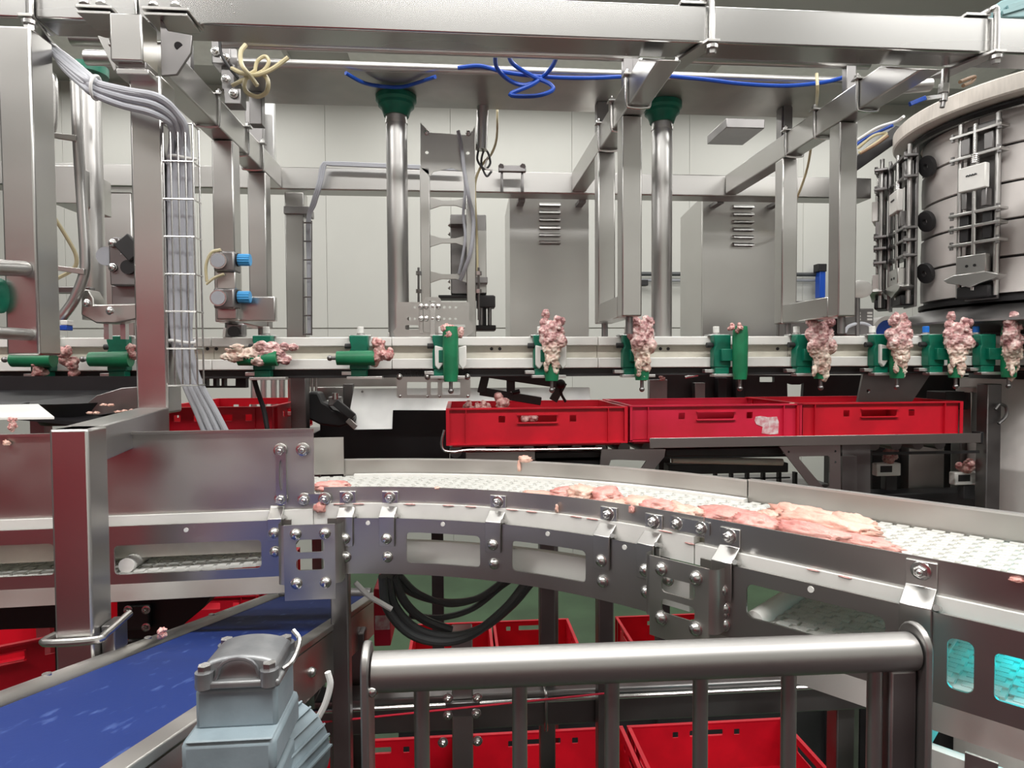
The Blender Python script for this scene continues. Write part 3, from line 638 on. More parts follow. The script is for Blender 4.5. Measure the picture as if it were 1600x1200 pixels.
for px in (324, 338, 768, 781, 1020, 1032, 1044, 1215):
    MB().cyl(at(px, 545, RYF + 0.0225), at(px, 545, RYF + 0.019), 0.0055, 12).build('screw', M['char'], rl)
# hangers that carry the rail from the columns and frames
for x in (xof(621, 540, 2.2), xof(1034, 540, 2.2)):
    MB().box(x - 0.03, RYF + 0.0905, rz[3], x + 0.03, RYF + 0.10, rz[0] + 0.02).build('hanger_plate', M['steel'], rl, 0.002)

# ------------------------------------------------------------------ carcass meshes
def bake_union(spheres, vox, seed, amp, fr, name, m):
    mb = MB()
    for c, r, sc in spheres: mb.ball(c, r, 8, sc)
    me = mb.mesh(name + '_tmp', None, 0)
    o = bpy.data.objects.new('tmp', me); COL.objects.link(o)
    md = o.modifiers.new('r', 'REMESH'); md.mode = 'VOXEL'; md.voxel_size = vox
    dg = bpy.context.evaluated_depsgraph_get(); dg.update()
    nm = bpy.data.meshes.new_from_object(o.evaluated_get(dg)); nm.name = name
    bpy.data.objects.remove(o); bpy.data.meshes.remove(me)
    off = Vector((seed * 3.3, seed, seed * 5.1))
    nrm = [v.normal.copy() for v in nm.vertices]
    for v, nn in zip(nm.vertices, nrm):
        c_ = v.co; st_ = noise.noise(Vector((c_.x * 150, c_.y * 150, c_.z * 45)) + off)
        d = 0.9 * noise.noise(c_ * fr + off) + 0.8 * (0.4 - abs(noise.noise(c_ * fr * 1.9 + off)) * 2) + 0.55 * st_ + 0.35 * noise.noise(c_ * fr * 5 + off)
        v.co += nn * (amp * d)
    nm.polygons.foreach_set('use_smooth', [True] * len(nm.polygons))
    nm.materials.clear(); nm.materials.append(m)
    return nm
def carcass_mesh(seed):
    R = random.Random(seed); S = []
    u = lambda a: R.uniform(-a, a)
    for s_ in (-1, 1):                                 # shoulder knobs on top
        S.append(((s_ * (0.021 + u(.004)), u(.006), 0.188 + u(.012)), 0.013, (1, 1, 1.2)))
        S.append(((s_ * 0.026, u(.006), 0.168 + u(.008)), 0.016, (1, 1, 1)))
        S.append(((s_ * 0.028 + u(.004), u(.01), 0.135), 0.017, (1, 1.1, 1.3)))
        S.append(((s_ * 0.022 + u(.006), -0.008 + u(.008), 0.105 + u(.01)), 0.020, (1, 1, 1.2)))
    S += [((u(.006), 0, 0.15), 0.026, (1.1, 0.9, 1)), ((u(.004), 0, 0.118), 0.031, (1.05, 0.9, 1.1)), ((u(.004), 0, 0.085), 0.029, (1.0, 0.85, 1.2)),
          ((0.004 + u(.004), 0, 0.055), 0.025, (1.0, 0.85, 1.3)), ((0.008 + u(.004), 0, 0.028), 0.019, (1.0, 0.85, 1.4)), ((0.012 + u(.006), 0, 0.006), 0.013, (1, 0.9, 1.5))]
    for k in range(9):
        S.append(((u(.030), -0.018 + u(.008), R.uniform(0.03, 0.16)), R.uniform(0.006, 0.010), (0.8, 0.8, R.uniform(1.4, 3.0))))
    S.append(((-0.02 + u(.008), -0.004, 0.02), 0.009, (0.8, 0.8, 2.2)))
    return bake_union(S, 0.0028, seed, 0.0046, 60, 'carcass', None)
def carcass_mat():
    m = bpy.data.materials.new('chicken_carcass'); m.use_nodes = True; N = m.node_tree.nodes; L = m.node_tree.links
    b = N['Principled BSDF']; b.inputs['Roughness'].default_value = 0.4
    b.inputs['Subsurface Weight'].default_value = 0.15; b.inputs['Subsurface Radius'].default_value = (0.01, 0.004, 0.003)
    tc = N.new('ShaderNodeTexCoord'); sp_ = N.new('ShaderNodeSeparateXYZ'); L.new(tc.outputs['Object'], sp_.inputs[0])
    n1 = N.new('ShaderNodeTexNoise'); n1.inputs['Scale'].default_value = 48; n1.inputs['Detail'].default_value = 4; L.new(tc.outputs['Object'], n1.inputs['Vector'])
    r1 = N.new('ShaderNodeValToRGB'); e = r1.color_ramp.elements
    e[0].position, e[0].color = 0.34, (0.22, 0.085, 0.095, 1); e[1].position, e[1].color = 0.64, (0.85, 0.68, 0.64, 1)
    q = r1.color_ramp.elements.new(0.5); q.color = (0.55, 0.30, 0.29, 1)
    r2 = N.new('ShaderNodeValToRGB'); e = r2.color_ramp.elements
    e[0].position, e[0].color = 0.33, (0.50, 0.28, 0.23, 1); e[1].position, e[1].color = 0.56, (0.84, 0.71, 0.60, 1)
    L.new(n1.outputs['Fac'], r1.inputs['Fac']); L.new(n1.outputs['Fac'], r2.inputs['Fac'])
    mr = N.new('ShaderNodeMapRange'); mr.inputs['From Min'].default_value = 0.07; mr.inputs['From Max'].default_value = 0.11
    L.new(sp_.outputs['Z'], mr.inputs['Value'])
    mx = N.new('ShaderNodeMix'); mx.data_type = 'RGBA'; L.new(mr.outputs['Result'], mx.inputs['Factor'])
    L.new(r2.outputs['Color'], mx.inputs['A']); L.new(r1.outputs['Color'], mx.inputs['B']); L.new(mx.outputs['Result'], b.inputs['Base Color'])
    bp = N.new('ShaderNodeBump'); bp.inputs['Strength'].default_value = 0.35; bp.inputs['Distance'].default_value = 0.003
    n2 = N.new('ShaderNodeTexNoise'); n2.inputs['Scale'].default_value = 130; L.new(tc.outputs['Object'], n2.inputs['Vector'])
    L.new(n2.outputs['Fac'], bp.inputs['Height']); L.new(bp.outputs['Normal'], b.inputs['Normal'])
    return m
M['carcass'] = carcass_mat()
CARC = [carcass_mesh(s_) for s_ in (11, 23, 37, 52)]
for c in CARC: c.materials.clear(); c.materials.append(M['carcass'])
M['scrapm'] = mat('meat_scrap', (0.72, 0.46, 0.42), 0.35, col2=(0.42, 0.13, 0.13), vscale=60, bump=0.4, bscale=140, sss=0.15, c2pos=(0.36, 0.58))
def meat_stub(seed, n=7, sz=0.03):
    R = random.Random(seed)
    S = [((R.uniform(-sz, sz), R.uniform(-.012, .012), R.uniform(-sz * 0.5, sz * 0.9)), R.uniform(.008, .015), (1, 1, R.uniform(.8, 1.6))) for _ in range(n)]
    S.append(((0, 0, 0), 0.017, (1.2, 1, 1)))
    me = bake_union(S, 0.0028, seed, 0.004, 70, 'meat_scrap', None); me.materials.clear(); me.materials.append(M['scrapm']); return me
STUB = [meat_stub(s_) for s_ in (3, 8, 14)]
# ------------------------------------------------------------------ holders
def holder(px, label, tilt='up', cap='white', wings=False, turn=0.0, cone_dx=0.035, g='green', cone_px=None):
    """green carrier clipped on the rail; tilt 'up' = upright cone, 'side' = cone lying to the right"""
    Y = RYF
    c = at(px, 550, Y)
    t = T('carcass_holder', label, 'holder', (c.x, Y, rz[3] - 0.02), 'green holders on the white rail')
    x = c.x; zt, zb_ = rz[0], rz[3]
    capm = M['white'] if cap == 'white' else M['bluecap']
    # cap post above the rail
    MB().cyl((x, Y + 0.012, zt - 0.004), (x, Y + 0.012, zt + 0.012), 0.0125, 14).build('cap_base', M['alu'], t)
    MB().cyl((x, Y + 0.012, zt + 0.012), (x, Y + 0.012, zt + 0.034), 0.0105, 14).build('cap', capm, t, 0.002)
    MB().box(x - 0.035, Y - 0.012, zt + 0.001, x + 0.035, Y + 0.03, zt + 0.006).build('top_clip', M['alu'], t, 0.001)
    MB().cyl((x - 0.045, Y - 0.018, zt - 0.03), (x - 0.02, Y - 0.018, zt - 0.03), 0.009, 10).build('roller', M['char'], t)
    MB().box(x - 0.055, Y - 0.03, zb_ - 0.018, x + 0.0, Y - 0.004, zb_ - 0.007).build('lower_clip', M['alu'], t, 0.001)
    MB().box(x - 0.035, Y - 0.055, zb_ - 0.031, x + 0.075, Y - 0.02, zb_ - 0.022).build('foot_plate', M['alu'], t, 0.001)
    # block on the rail
    MB().prism([(x - 0.028, Y - 0.004, zb_ + 0.0), (x + 0.03, Y - 0.004, zb_ + 0.0), (x + 0.03, Y - 0.004, zb_ + 0.03), (x + 0.02, Y - 0.004, zb_ + 0.042), (x + 0.03, Y - 0.004, zb_ + 0.054),
                (x + 0.03, Y - 0.004, zt + 0.004), (x - 0.028, Y - 0.004, zt + 0.004), (x - 0.028, Y - 0.004, zt - 0.012), (x - 0.022, Y - 0.004, zb_ + 0.07), (x - 0.028, Y - 0.004, zb_ + 0.058)], (0, -0.036, 0)).build('block', M['green'], t, 0.003)
    MB().box(x - 0.024, Y - 0.04, zb_ - 0.022, x + 0.024, Y - 0.006, zb_ - 0.001).build('lower_block', M['green'], t, 0.002)
    cy = Y - 0.065; cx = x + cone_dx if cone_px is None else at(cone_px, 550, cy).x; m = MB()
    if tilt == 'up':
        z0, z1 = zb_ - 0.04, zt + 0.03
        m.lathe([(0, z0), (0.021, z0), (0.024, z0 + 0.03), (0.025, z1 - 0.03), (0.022, z1), (0, z1 - 0.004)], (cx, cy, 0), 20)
        m.build('cone', M['green2' if g == 'green' else g], t)
        MB().cyl((cx, cy, z0 + 0.001), (cx, cy, z0 - 0.028), 0.006, 10).build('pin', M['darksteel'], t)
        MB().ball((cx, cy, z0 - 0.03), 0.009, 6).build('pin_tip', M['darksteel'], t)
    else:
        zc_ = (zb_ + zt) / 2 - 0.016; xa, xb = x - 0.062, x + 0.055
        m.cyl((xa, cy, zc_), (xb, cy, zc_), 0.022, 20, 0.024); m.build('cone', M['green2'], t)
        MB().cyl((xa - 0.02, cy, zc_), (xa + 0.001, cy, zc_), 0.006, 10).build('pin', M['darksteel'], t)
        MB().ball((xa - 0.022, cy, zc_), 0.009, 6).build('pin_tip', M['darksteel'], t)
    MB().box(min(x, cx) - 0.008, Y - 0.055, zb_ + 0.02, max(x, cx) + 0.008, Y - 0.038, zb_ + 0.06).build('neck', M['green'], t, 0.002)
    if wings:
        for s_ in (-1, 1):
            MB().prism([(cx + s_ * 0.024, cy + 0.012, zb_ + 0.068), (cx + s_ * 0.05, cy + 0.012, zb_ + 0.075), (cx + s_ * 0.05, cy + 0.012, zb_ + 0.01), (cx + s_ * 0.038, cy + 0.012, zb_ - 0.003), (cx + s_ * 0.024, cy + 0.012, zb_ + 0.016)], (0, 0.016, 0)).build('wing', M['white'], t, 0.003)
    return t, cx, cy
def carcass(px0, py0, py1, k, label, Y=None, rz_=0.0, roll=0.0, sx=1.0):
    Y = RYF - 0.078 if Y is None else Y
    p = at(px0, py1, Y); q = at(px0, py0, Y); h = (q.z - p.z) / 0.205
    o = put(CARC[k % 4], 'chicken_carcass', p)
    o.rotation_euler = (0, roll, rz_); o.scale = (h * 1.05 * sx, h, h)
    return tag(o, label, 'carcass', 'chicken carcasses on the green holders')
def stub(px, py, Y, k, label, sc=1.0, rot=0.0):
    o = put(STUB[k % 3], 'meat_scrap', at(px, py, Y)); o.rotation_euler = (rot * 0.5, rot, rot * 2); o.scale = (sc, sc, sc)
    return tag(o, label, 'meat')
holder(415, 'green holder lying sideways under a pale carcass, nearest the wire basket', 'side')
o = carcass(355, 520, 620, 1, 'pale chicken carcass lying sideways on the holder nearest the wire basket', RYF - 0.075, 0.2, math.pi / 2, 0.95)
o.location = at(352, 553, RYF - 0.085) - Vector((0, 0, 0)); o.scale = (0.85, 0.9, 1.0)
holder(563, 'green holder lying sideways with a scrap of meat, left of the perforated plate', 'side')
stub(593, 552, RYF - 0.07, 0, 'pink meat scrap on the end of the sideways green holder', 1.15, 1.4)
stub(606, 556, RYF - 0.075, 1, 'pale meat scrap hanging off the sideways green holder', 0.85, 0.6)
holder(690, 'upright green holder with white wings in front of the perforated plate', 'up', wings=True, cone_dx=0.03)
stub(705, 521, RYF - 0.066, 2, 'small pink meat scrap on top of the winged green holder', 0.95, 0.2)
holder(845, 'green holder almost hidden by the carcass beside the first louvred cabinet', 'up', wings=True, cone_px=862)
carcass(863, 487, 582, 0, 'chicken carcass upright before the first louvred cabinet')
holder(982, 'green holder whose left block shows beside a carcass, between the cabinets', 'up', cone_px=1003)
carcass(1002, 486, 588, 1, 'chicken carcass with spread knobs between the two louvred cabinets', rz_=0.4)
holder(1121, 'bare upright green holder without carcass before the second louvred cabinet', 'up', cone_dx=0.05)
for k, (x, y) in enumerate(((1144, 512), (1155, 513))): stub(x, y, RYF - 0.09, k + 1, ('tiny pink scrap on the left rim of the bare holder', 'tiny pink scrap on the right rim of the bare holder')[k], 0.45, k)
holder(1247, 'green holder with white cap left of the carcass under the right frame', 'up', cone_px=1283)
carcass(1281, 487, 590, 2, 'tall chicken carcass under the right hanging frame')
holder(1366, 'green holder with white cap left of the first carcass in the crowded row', 'up', wings=True, cone_px=1402)
carcass(1404, 490, 584, 3, 'chicken carcass first in the crowded row below the drum', rz_=0.3)
holder(1450, 'green holder with blue cap left of the second carcass in the crowded row', 'up', 'blue', cone_px=1494)
carcass(1496, 490, 585, 0, 'chicken carcass second in the crowded row below the drum', rz_=-0.5, sx=0.95)
holder(1529, 'green holder with blue cap left of the carcass at the picture edge', 'up', 'blue', cone_px=1577)
carcass(1579, 488, 590, 2, 'chicken carcass at the right edge of the picture', rz_=0.8)
holder(1612, 'green holder cut off by the right edge of the picture', 'up', 'blue', cone_dx=0.085)
holder(75, 'green holder lying sideways in the shade left of the post', 'side')
stub(100, 552, RYF - 0.07, 1, 'pink meat scrap on the shaded holder left of the post', 0.9, 0.9)
stub(112, 570, RYF - 0.06, 2, 'ragged meat scrap dangling under the shaded holder', 0.9, 2.0)
stub(60, 580, RYF - 0.06, 0, 'dark meat scrap below the shaded rail at the left edge', 0.9, 1.0)
holder(192, 'green holder half hidden behind the post with the cable basket', 'side')
stub(205, 553, RYF - 0.07, 0, 'small meat scrap beside the post with the cable basket', 0.7, 1.0)

# ================================================================== RED CRATES ON THE TRACK
def crate_mesh(L_, W_, H_, front, m, name='crate', extra=True):
    """open stacking crate, origin at base centre; handle slot and square holes in the long sides"""
    mb = MB(); t_ = 0.004; ins = 0.010
    zt_ = H_ - 0.012
    hx, hz_ = 0.064, H_ - 0.05
    hw = 0.024 if H_ > 0.18 else 0.022
    def holes(cx): return [rrect(cx - hx, zt_ - 0.045, cx + hx, zt_ - 0.045 + hw, 0.004, 2), rrect(cx - hx - 0.065, zt_ - 0.045, cx - hx - 0.043, zt_ - 0.023, 0.002, 2), rrect(cx + hx + 0.043, zt_ - 0.045, cx + hx + 0.065, zt_ - 0.023, 0.002, 2)]
    for s_ in (-1, 1):
        mb.plate([(-L_ / 2 + ins, 0.012), (L_ / 2 - ins, 0.012), (L_ / 2 - ins, zt_), (-L_ / 2 + ins, zt_)], holes(0), lambda u, v, d, s_=s_: Vector((u, s_ * (W_ / 2 - ins - d), v)), t_)
        mb.plate([(-W_ / 2 + ins, 0.012), (W_ / 2 - ins, 0.012), (W_ / 2 - ins, zt_), (-W_ / 2 + ins, zt_)], holes(0), lambda u, v, d, s_=s_: Vector((s_ * (L_ / 2 - ins - d), u, v)), t_)
    mb.box(-L_ / 2 + ins, -W_ / 2 + ins, 0.010, L_ / 2 - ins, W_ / 2 - ins, 0.015)
    for s_ in (-1, 1):                                   # rims top and bottom, ribs
        mb.box(-L_ / 2, s_ * W_ / 2, zt_ - 0.001, L_ / 2, s_ * (W_ / 2 - ins - t_), zt_ + 0.004)
        mb.box(s_ * L_ / 2, -W_ / 2 + ins, zt_ - 0.001, s_ * (L_ / 2 - ins - t_), W_ / 2 - ins, zt_ + 0.004)
        mb.box(-L_ / 2, s_ * W_ / 2, 0.008, L_ / 2, s_ * (W_ / 2 - ins - t_), 0.013)
        mb.box(s_ * L_ / 2, -W_ / 2 + ins, 0.008, s_ * (L_ / 2 - ins - t_), W_ / 2 - ins, 0.013)
        for xr in (-L_ / 2 + 0.0012, -L_ / 2 + 0.065, L_ / 2 - 0.065, L_ / 2 - 0.0012):
            mb.box(xr - 0.0012, s_ * W_ / 2, 0.01, xr + 0.0012, s_ * (W_ / 2 - ins - 0.001), zt_)
        for yr in (-W_ / 2 + 0.0012, -W_ / 2 + 0.06, W_ / 2 - 0.06, W_ / 2 - 0.0012):
            mb.box(s_ * L_ / 2, yr - 0.0012, 0.01, s_ * (L_ / 2 - ins - 0.001), yr + 0.0012, zt_)
        zh = zt_ - 0.045
        mb.box(-hx - 0.004, s_ * (W_ / 2 - 0.002), zh - 0.004, hx + 0.004, s_ * (W_ / 2 - ins - 0.001), zh - 0.001)
        mb.box(-hx - 0.004, s_ * (W_ / 2 - 0.002), zh + hw + 0.001, hx + 0.004, s_ * (W_ / 2 - ins - 0.001), zh + hw + 0.004)
    mb.box(-L_ / 2 + 0.02, -W_ / 2 + 0.02, 0.0, L_ / 2 - 0.02, W_ / 2 - 0.02, 0.009)
    return mb.mesh(name, m)
CR1, CR1B = crate_mesh(0.6, 0.4, 0.137, True, M['red']), crate_mesh(0.6, 0.4, 0.137, True, M['red2'])
CR2 = crate_mesh(0.6, 0.4, 0.2, True, M['red'], 'deep_crate')
def crate(me, loc, label, rotz=0.0, group='red crates'):
    o = put(me, 'red_crate', loc); o.rotation_euler = (0, 0, rotz)
    return tag(o, label, 'crate', group)
CY = 2.08
c1 = at(840, 698, CY); zc1 = c1.z
xc = xof(697, 670, CY) + 0.3
crate(CR1, (xc, CY + 0.2, zc1), 'red plastic crate at the left end of the track, holding meat scraps', 0.0, 'red crates on the track')
cr2 = crate(CR1B, (xc + 0.605, CY + 0.2, zc1 + 0.003), 'red plastic crate with torn label in the middle of the track', 0.0, 'red crates on the track')
crate(CR1, (xc + 1.185, CY + 0.2, zc1 + 0.005), 'red plastic crate at the right end of the track before the drum', 0.0, 'red crates on the track')
lp = MB(); R = random.Random(5)
pts = [(1181, 651), (1190, 650), (1200, 652), (1214, 651), (1217, 660), (1216, 678), (1204, 679), (1190, 677), (1192, 667), (1182, 663), (1179, 657)]
lp.prism([at(x, y, CY + 0.0085) for x, y in pts], (0, 0.001, 0)); tag(lp.build('paper_label', M['paper']), 'torn whitish paper label stuck on the middle red crate', 'label')
for k, (x, y, s_, lab) in enumerate(((742, 642, 0.9, 'pink meat scrap at the left inside of the first crate'), (760, 642, 0.8, 'flat meat scrap poking over the rim of the first crate'), (783, 632, 0.95, 'upright meat scrap standing above the rim of the first crate'), (800, 648, 0.7, 'pale scrap seen in the handle slot of the first crate'), (825, 652, 0.9, 'meat scrap lying low behind the first crate wall'))):
    stub(x, y, CY + 0.09, k, lab, s_ * 1.1, k * 0.7)
tag(put(lump(5, (0.015, 0.008, 0.006), 0.4, name='scrap', m=M['fat']), 'meat_scrap', at(1238, 632, CY + 0.02)), 'white scrap on the rim between the middle and right crates', 'meat')
# track under the crates
zt_ = zc1 - 0.002
trk = T('crate_track', 'dark roller track with grey guard strip under the red crates', 'conveyor', (xc + 0.6, CY + 0.2, zt_ - 0.1))
gx0, gx1 = xof(1015, 690, CY - 0.02), xof(1532, 684, CY - 0.02)
MB().box(gx0, CY - 0.022, zt_ - 0.006, gx1, CY - 0.018, zt_ + 0.027).build('guard_strip', M['steelx'], trk, 0.001)
MB().box(gx1, CY - 0.02, zt_ - 0.01, gx1 + 0.012, CY + 0.02, zt_ + 0.03).build('end_stop', M['black'], trk, 0.002)
for i in range(22):
    x = xc - 0.27 + i * 0.083
    MB().cyl((x, CY + 0.09, zt_ - 0.022), (x, CY + 0.41, zt_ - 0.022), 0.0215, 12).build('roller', M['darksteel'], trk)
for y in (CY + 0.06, CY + 0.412): MB().box(xc - 0.3, y, zt_ - 0.055, xc + 1.6, y + 0.004, zt_ - 0.045).build('side_rail', M['char'], trk)
MB().tube([at(694, 672, CY - 0.02), at(690, 690, CY - 0.02), at(693, 703, CY - 0.02), at(708, 706, CY - 0.02), at(735, 703, CY - 0.02), at(800, 703, CY - 0.02), at(940, 701, CY - 0.02)], 0.004, 8).build('wire_edge', M['pol'], trk)
def poly_plate(px, holes, Y, d, m, name, parent, bev=0.001):
    return MB().plate(px, holes, lambda u, v, k: at(u, v, Y) + Vector((0, k, 0)), d).build(name, M[m], parent)
poly_plate([(940, 702), (1040, 702), (1038, 714), (1012, 745), (990, 745), (1000, 735), (1010, 720), (955, 718), (945, 745), (935, 745)], [], CY + 0.02, 0.006, 'steel', 'z_bracket', trk)
poly_plate([(1218, 698), (1313, 694), (1314, 800), (1288, 800), (1283, 782)], [[(1249, 713), (1294, 712), (1297, 715), (1296, 760), (1291, 764), (1287, 762), (1249, 717)]], CY + 0.0, 0.006, 'steel', 'gusset_plate', trk)
for x, y in ((1232, 706), (1305, 705), (1305, 722)): MB().cyl(at(x, y, CY - 0.001), at(x, y, CY + 0.001), 0.004, 10).build('hole_plug', M['black'], trk)
poly_plate([(1316, 713), (1339, 713), (1339, 800), (1316, 800)], [], CY + 0.01, 0.05, 'darksteel', 'leg', trk)
poly_plate([(1316, 694), (1345, 694), (1360, 696), (1360, 800), (1339, 800), (1339, 712), (1316, 712)], [], CY + 0.04, 0.05, 'darksteel', 'leg_plate', trk)
MB().pb(728, 706, 836, 720, CY + 0.03, 0.05).build('cross_bar', M['steel'], trk, 0.002)
MB().pb(836, 706, 940, 734, CY + 0.06, 0.2).build('drive_housing', M['black'], trk, 0.004)
MB().pb(1040, 700, 1225, 712, CY + 0.05, 0.3).build('drive_beam', M['char'], trk, 0.004)
MB().cyl(at(1050, 718, CY + 0.14), at(1222, 722, CY + 0.14), 0.013, 14).build('white_roller', M['ivory'], trk)
MB().pb(1045, 725, 1232, 740, CY + 0.15, 0.06).build('lower_beam', M['char'], trk, 0.003)
for i in range(7): MB().pb(1092 + i * 25, 738, 1096 + i * 25, 765, CY + 0.2, 0.02).build('grille_bar', M['char'], trk)
MB().pb(1085, 747, 1235, 749, CY + 0.2, 0.01).build('grille_bar', M['char'], trk)
MB().pb(1045, 760, 1300, 775, CY + 0.2, 0.25).build('base_box', M['darksteel'], trk, 0.003)
for x in (850, 1325): MB().box(xof(x, 760, CY + 0.25), CY + 0.25, 0.0, xof(x + 22, 760, CY + 0.25), CY + 0.31, zt_ - 0.05).build('leg', M['darksteel'], trk, 0.003)
# ================================================================== CURVED CONVEYOR
RC = 0.80; H0, H1 = math.radians(8), math.radians(-45); CU, CV = -0.30, 0.45
LA = RC * (H0 - H1)
def pth(s):
    if s < 0: h = H0
    elif s < LA: h = H0 - s / RC
    else: h = H1
    u, v = CU - RC * math.sin(h), CV + RC * math.cos(h)
    k = s if s < 0 else (s - LA if s > LA else 0)
    return u + k * math.cos(h), v + k * math.sin(h), h
cy_, sy_ = math.cos(YAW), math.sin(YAW)
def uv2w(u, v): return u * cy_ + v * sy_, -u * sy_ + v * cy_
def cp(s, off, drop):
    u, v, h = pth(s); u -= off * math.sin(h); v += off * math.cos(h)
    x, y = uv2w(u, v); return Vector((x, y, E - drop))
def cn(s):
    h = pth(s)[2]; x, y = uv2w(math.sin(h), -math.cos(h)); return Vector((x, y, 0))        # towards the camera side
def head(s): return pth(s)[2] - YAW
SMIN, SMAX = -0.95, 1.60
def s_at(px, off, drop):
    a, b = SMIN, 1.30
    for _ in range(40):
        m_ = (a + b) / 2
        if pix(cp(m_, off, drop))[0] < px: a = m_
        else: b = m_
    return a
def d_at(s, off, py):
    a, b = 0.1, 0.7
    for _ in range(40):
        m_ = (a + b) / 2
        if pix(cp(s, off, m_))[1] < py: a = m_
        else: b = m_
    return a
cuts = [i * 0.04 for i in range(0, 19)]
FP = -0.025                                               # frame plate plane
D_T, D_B = 0.297, 0.405
SPL1, SPL2 = s_at(487, FP, 0.35), s_at(1075, FP, 0.35)   # joints of the three sections
cv = T('curved_conveyor', 'curved stainless conveyor with white modular belt sweeping across the picture', 'conveyor', cp(0.4, 0.14, 0.45))
def frame_plate(s0, s1, wins, name='side_frame', lip=False):
    mb = MB()
    mb.plate([(s0, -D_B), (s1, -D_B), (s1, -D_T), (s0, -D_T)], wins, lambda a, b, t: cp(a, FP + t, -b), 0.004, [c for c in cuts if s0 < c < s1])
    o = mb.build(name, M['steelx'], cv, smooth=20)
    if lip:
        m2 = MB(); n_ = 8
        for i in range(n_ + 1):
            s = s0 + (s1 - s0) * i / n_
            m2.v += [cp(s, FP + 0.004, D_B - 0.002), cp(s, FP, D_B), cp(s, FP - 0.010, D_B + 0.029), cp(s, FP - 0.006, D_B + 0.031)]
        for i in range(n_): m2.f += [(i * 4 + k, i * 4 + (k + 1) % 4, i * 4 + 4 + (k + 1) % 4, i * 4 + 4 + k) for k in range(4)]
        m2.build('bottom_lip', M['sheet'], cv)
    return o
def win(px0, px1, py0, py1, r=0.008):
    s0, s1 = s_at(px0, FP, 0.34), s_at(px1, FP, 0.34)
    sm = (s0 + s1) / 2
    return rrect(s0, -d_at(sm, FP, py1), s1, -d_at(sm, FP, py0), r)
frame_plate(SMIN, s_at(456, FP, 0.35), [win(-60, 84, 852, 902), win(178, 408, 848, 893)], lip=True)
frame_plate(s_at(512, FP, 0.35), s_at(1030, FP, 0.35), [win(635, 750, 834, 882), win(800, 915, 852, 900)])
frame_plate(s_at(1094, FP, 0.35), SMAX, [win(1166, 1383, 936, 992, 0.01), win(1480, 1522, 1000, 1080, 0.008), win(1554, 1640, 1030, 1105, 0.006)], lip=True)
def strip(name, s0, s1, off0, off1, d0, d1, m, step=0.03, bev=0):
    n_ = max(2, int(abs(s1 - s0) / step)); m2 = MB()
    for i in range(n_ + 1):
        s = s0 + (s1 - s0) * i / n_
        m2.v += [cp(s, off0, d0), cp(s, off0, d1), cp(s, off1, d1), cp(s, off1, d0)]
    for i in range(n_): m2.f += [(i * 4 + k, i * 4 + (k + 1) % 4, i * 4 + 4 + (k + 1) % 4, i * 4 + 4 + k) for k in range(4)]
    m2.f += [(0, 1, 2, 3), tuple(n_ * 4 + k for k in (3, 2, 1, 0))]
    return m2.build(name, M[m], cv, bev, smooth=25)
G1 = s_at(495, 0, 0.26)
strip('guard_strip', SPL1 + 0.02, SPL2 + 0.012, 0, 0.003, 0.241, 0.272, 'sheet')
strip('guard_strip', SPL2 + 0.014, SMAX, 0, 0.003, 0.241, 0.283, 'steelx')
strip('wear_strip', SMIN, SPL1, -0.008, 0.012, 0.282, 0.315, 'white')
strip('wear_strip', SPL1 + 0.001, SPL2 - 0.001, -0.006, 0.012, 0.2725, 0.315, 'white')
strip('wear_strip', SPL2 + 0.001, SMAX, -0.006, 0.012, 0.2835, 0.315, 'white')
BW = 0.275; DBELT = 0.268
# far side: guide, inner wear strip, far frame
G2 = s_at(536, BW, 0.25); FJ = s_at(1170, BW + 0.01, 0.24)
strip('far_guide', G2, FJ - 0.002, BW + 0.008, BW + 0.011, 0.231, 0.268, 'sheet')
strip('far_guide', FJ, SMAX + 0.05, BW + 0.008, BW + 0.011, 0.229, 0.275, 'sheet')
strip('far_guide_edge', G2, FJ - 0.002, BW + 0.007, BW + 0.015, 0.228, 0.2312, 'alu')
strip('far_guide_edge', FJ, SMAX + 0.05, BW + 0.007, BW + 0.020, 0.226, 0.2292, 'alu')
strip('inner_wear_strip', G2 + 0.02, FJ, BW - 0.012, BW + 0.004, 0.262, 0.272, 'white')
strip('far_frame', SMIN, SMAX + 0.05, BW + 0.02, BW + 0.024, 0.272, 0.41, 'sheet')
strip('slide_skirt', SPL1 + 0.04, SPL2 - 0.02, 0.015, 0.03, 0.352, 0.402, 'white')
strip('inner_liner', SMIN, SMAX, BW + 0.013, BW + 0.018, 0.285, 0.405, 'ivory')
# belt links
def link_mesh(w0, w1, name):
    """one row of the belt, travel along local x, from y = 0 (near) to BW (far)"""
    mb = MB(); nb = 18
    mb.add([(-w0 / 2, 0, -0.006), (w0 / 2, 0, -0.006), (w1 / 2, BW, -0.006), (-w1 / 2, BW, -0.006), (-w0 / 2, 0, -0.002), (w0 / 2, 0, -0.002), (w1 / 2, BW, -0.002), (-w1 / 2, BW, -0.002)],
           [(0, 3, 2, 1), (4, 5, 6, 7), (0, 1, 5, 4), (1, 2, 6, 5), (2, 3, 7, 6), (3, 0, 4, 7)])
    for i in range(nb):
        y0, y1 = BW * (i + 0.06) / nb, BW * (i + 0.9) / nb
        w = w0 + (w1 - w0) * (i + 0.5) / nb; sh = 0.25 * w * (1 if i % 2 else -1)
        mb.box(-0.36 * w + sh * 0.5, y0, -0.0015, 0.36 * w + sh * 0.5, y1, 0.0008)
    return mb.mesh(name, M['belt'])
PIT = 0.0245
LK = link_mesh(PIT * 0.97, PIT * 0.97, 'belt_link'); f_ = (RC + BW) / RC
LKC = link_mesh(PIT * 0.97 / f_ ** 0.5, PIT * 0.97 * f_ ** 0.5, 'belt_link_curve')
bt = T('modular_belt', 'white modular plastic belt of many links on the curved conveyor', 'belt', cp(0.4, 0.14, DBELT))
s = SMIN + 0.02
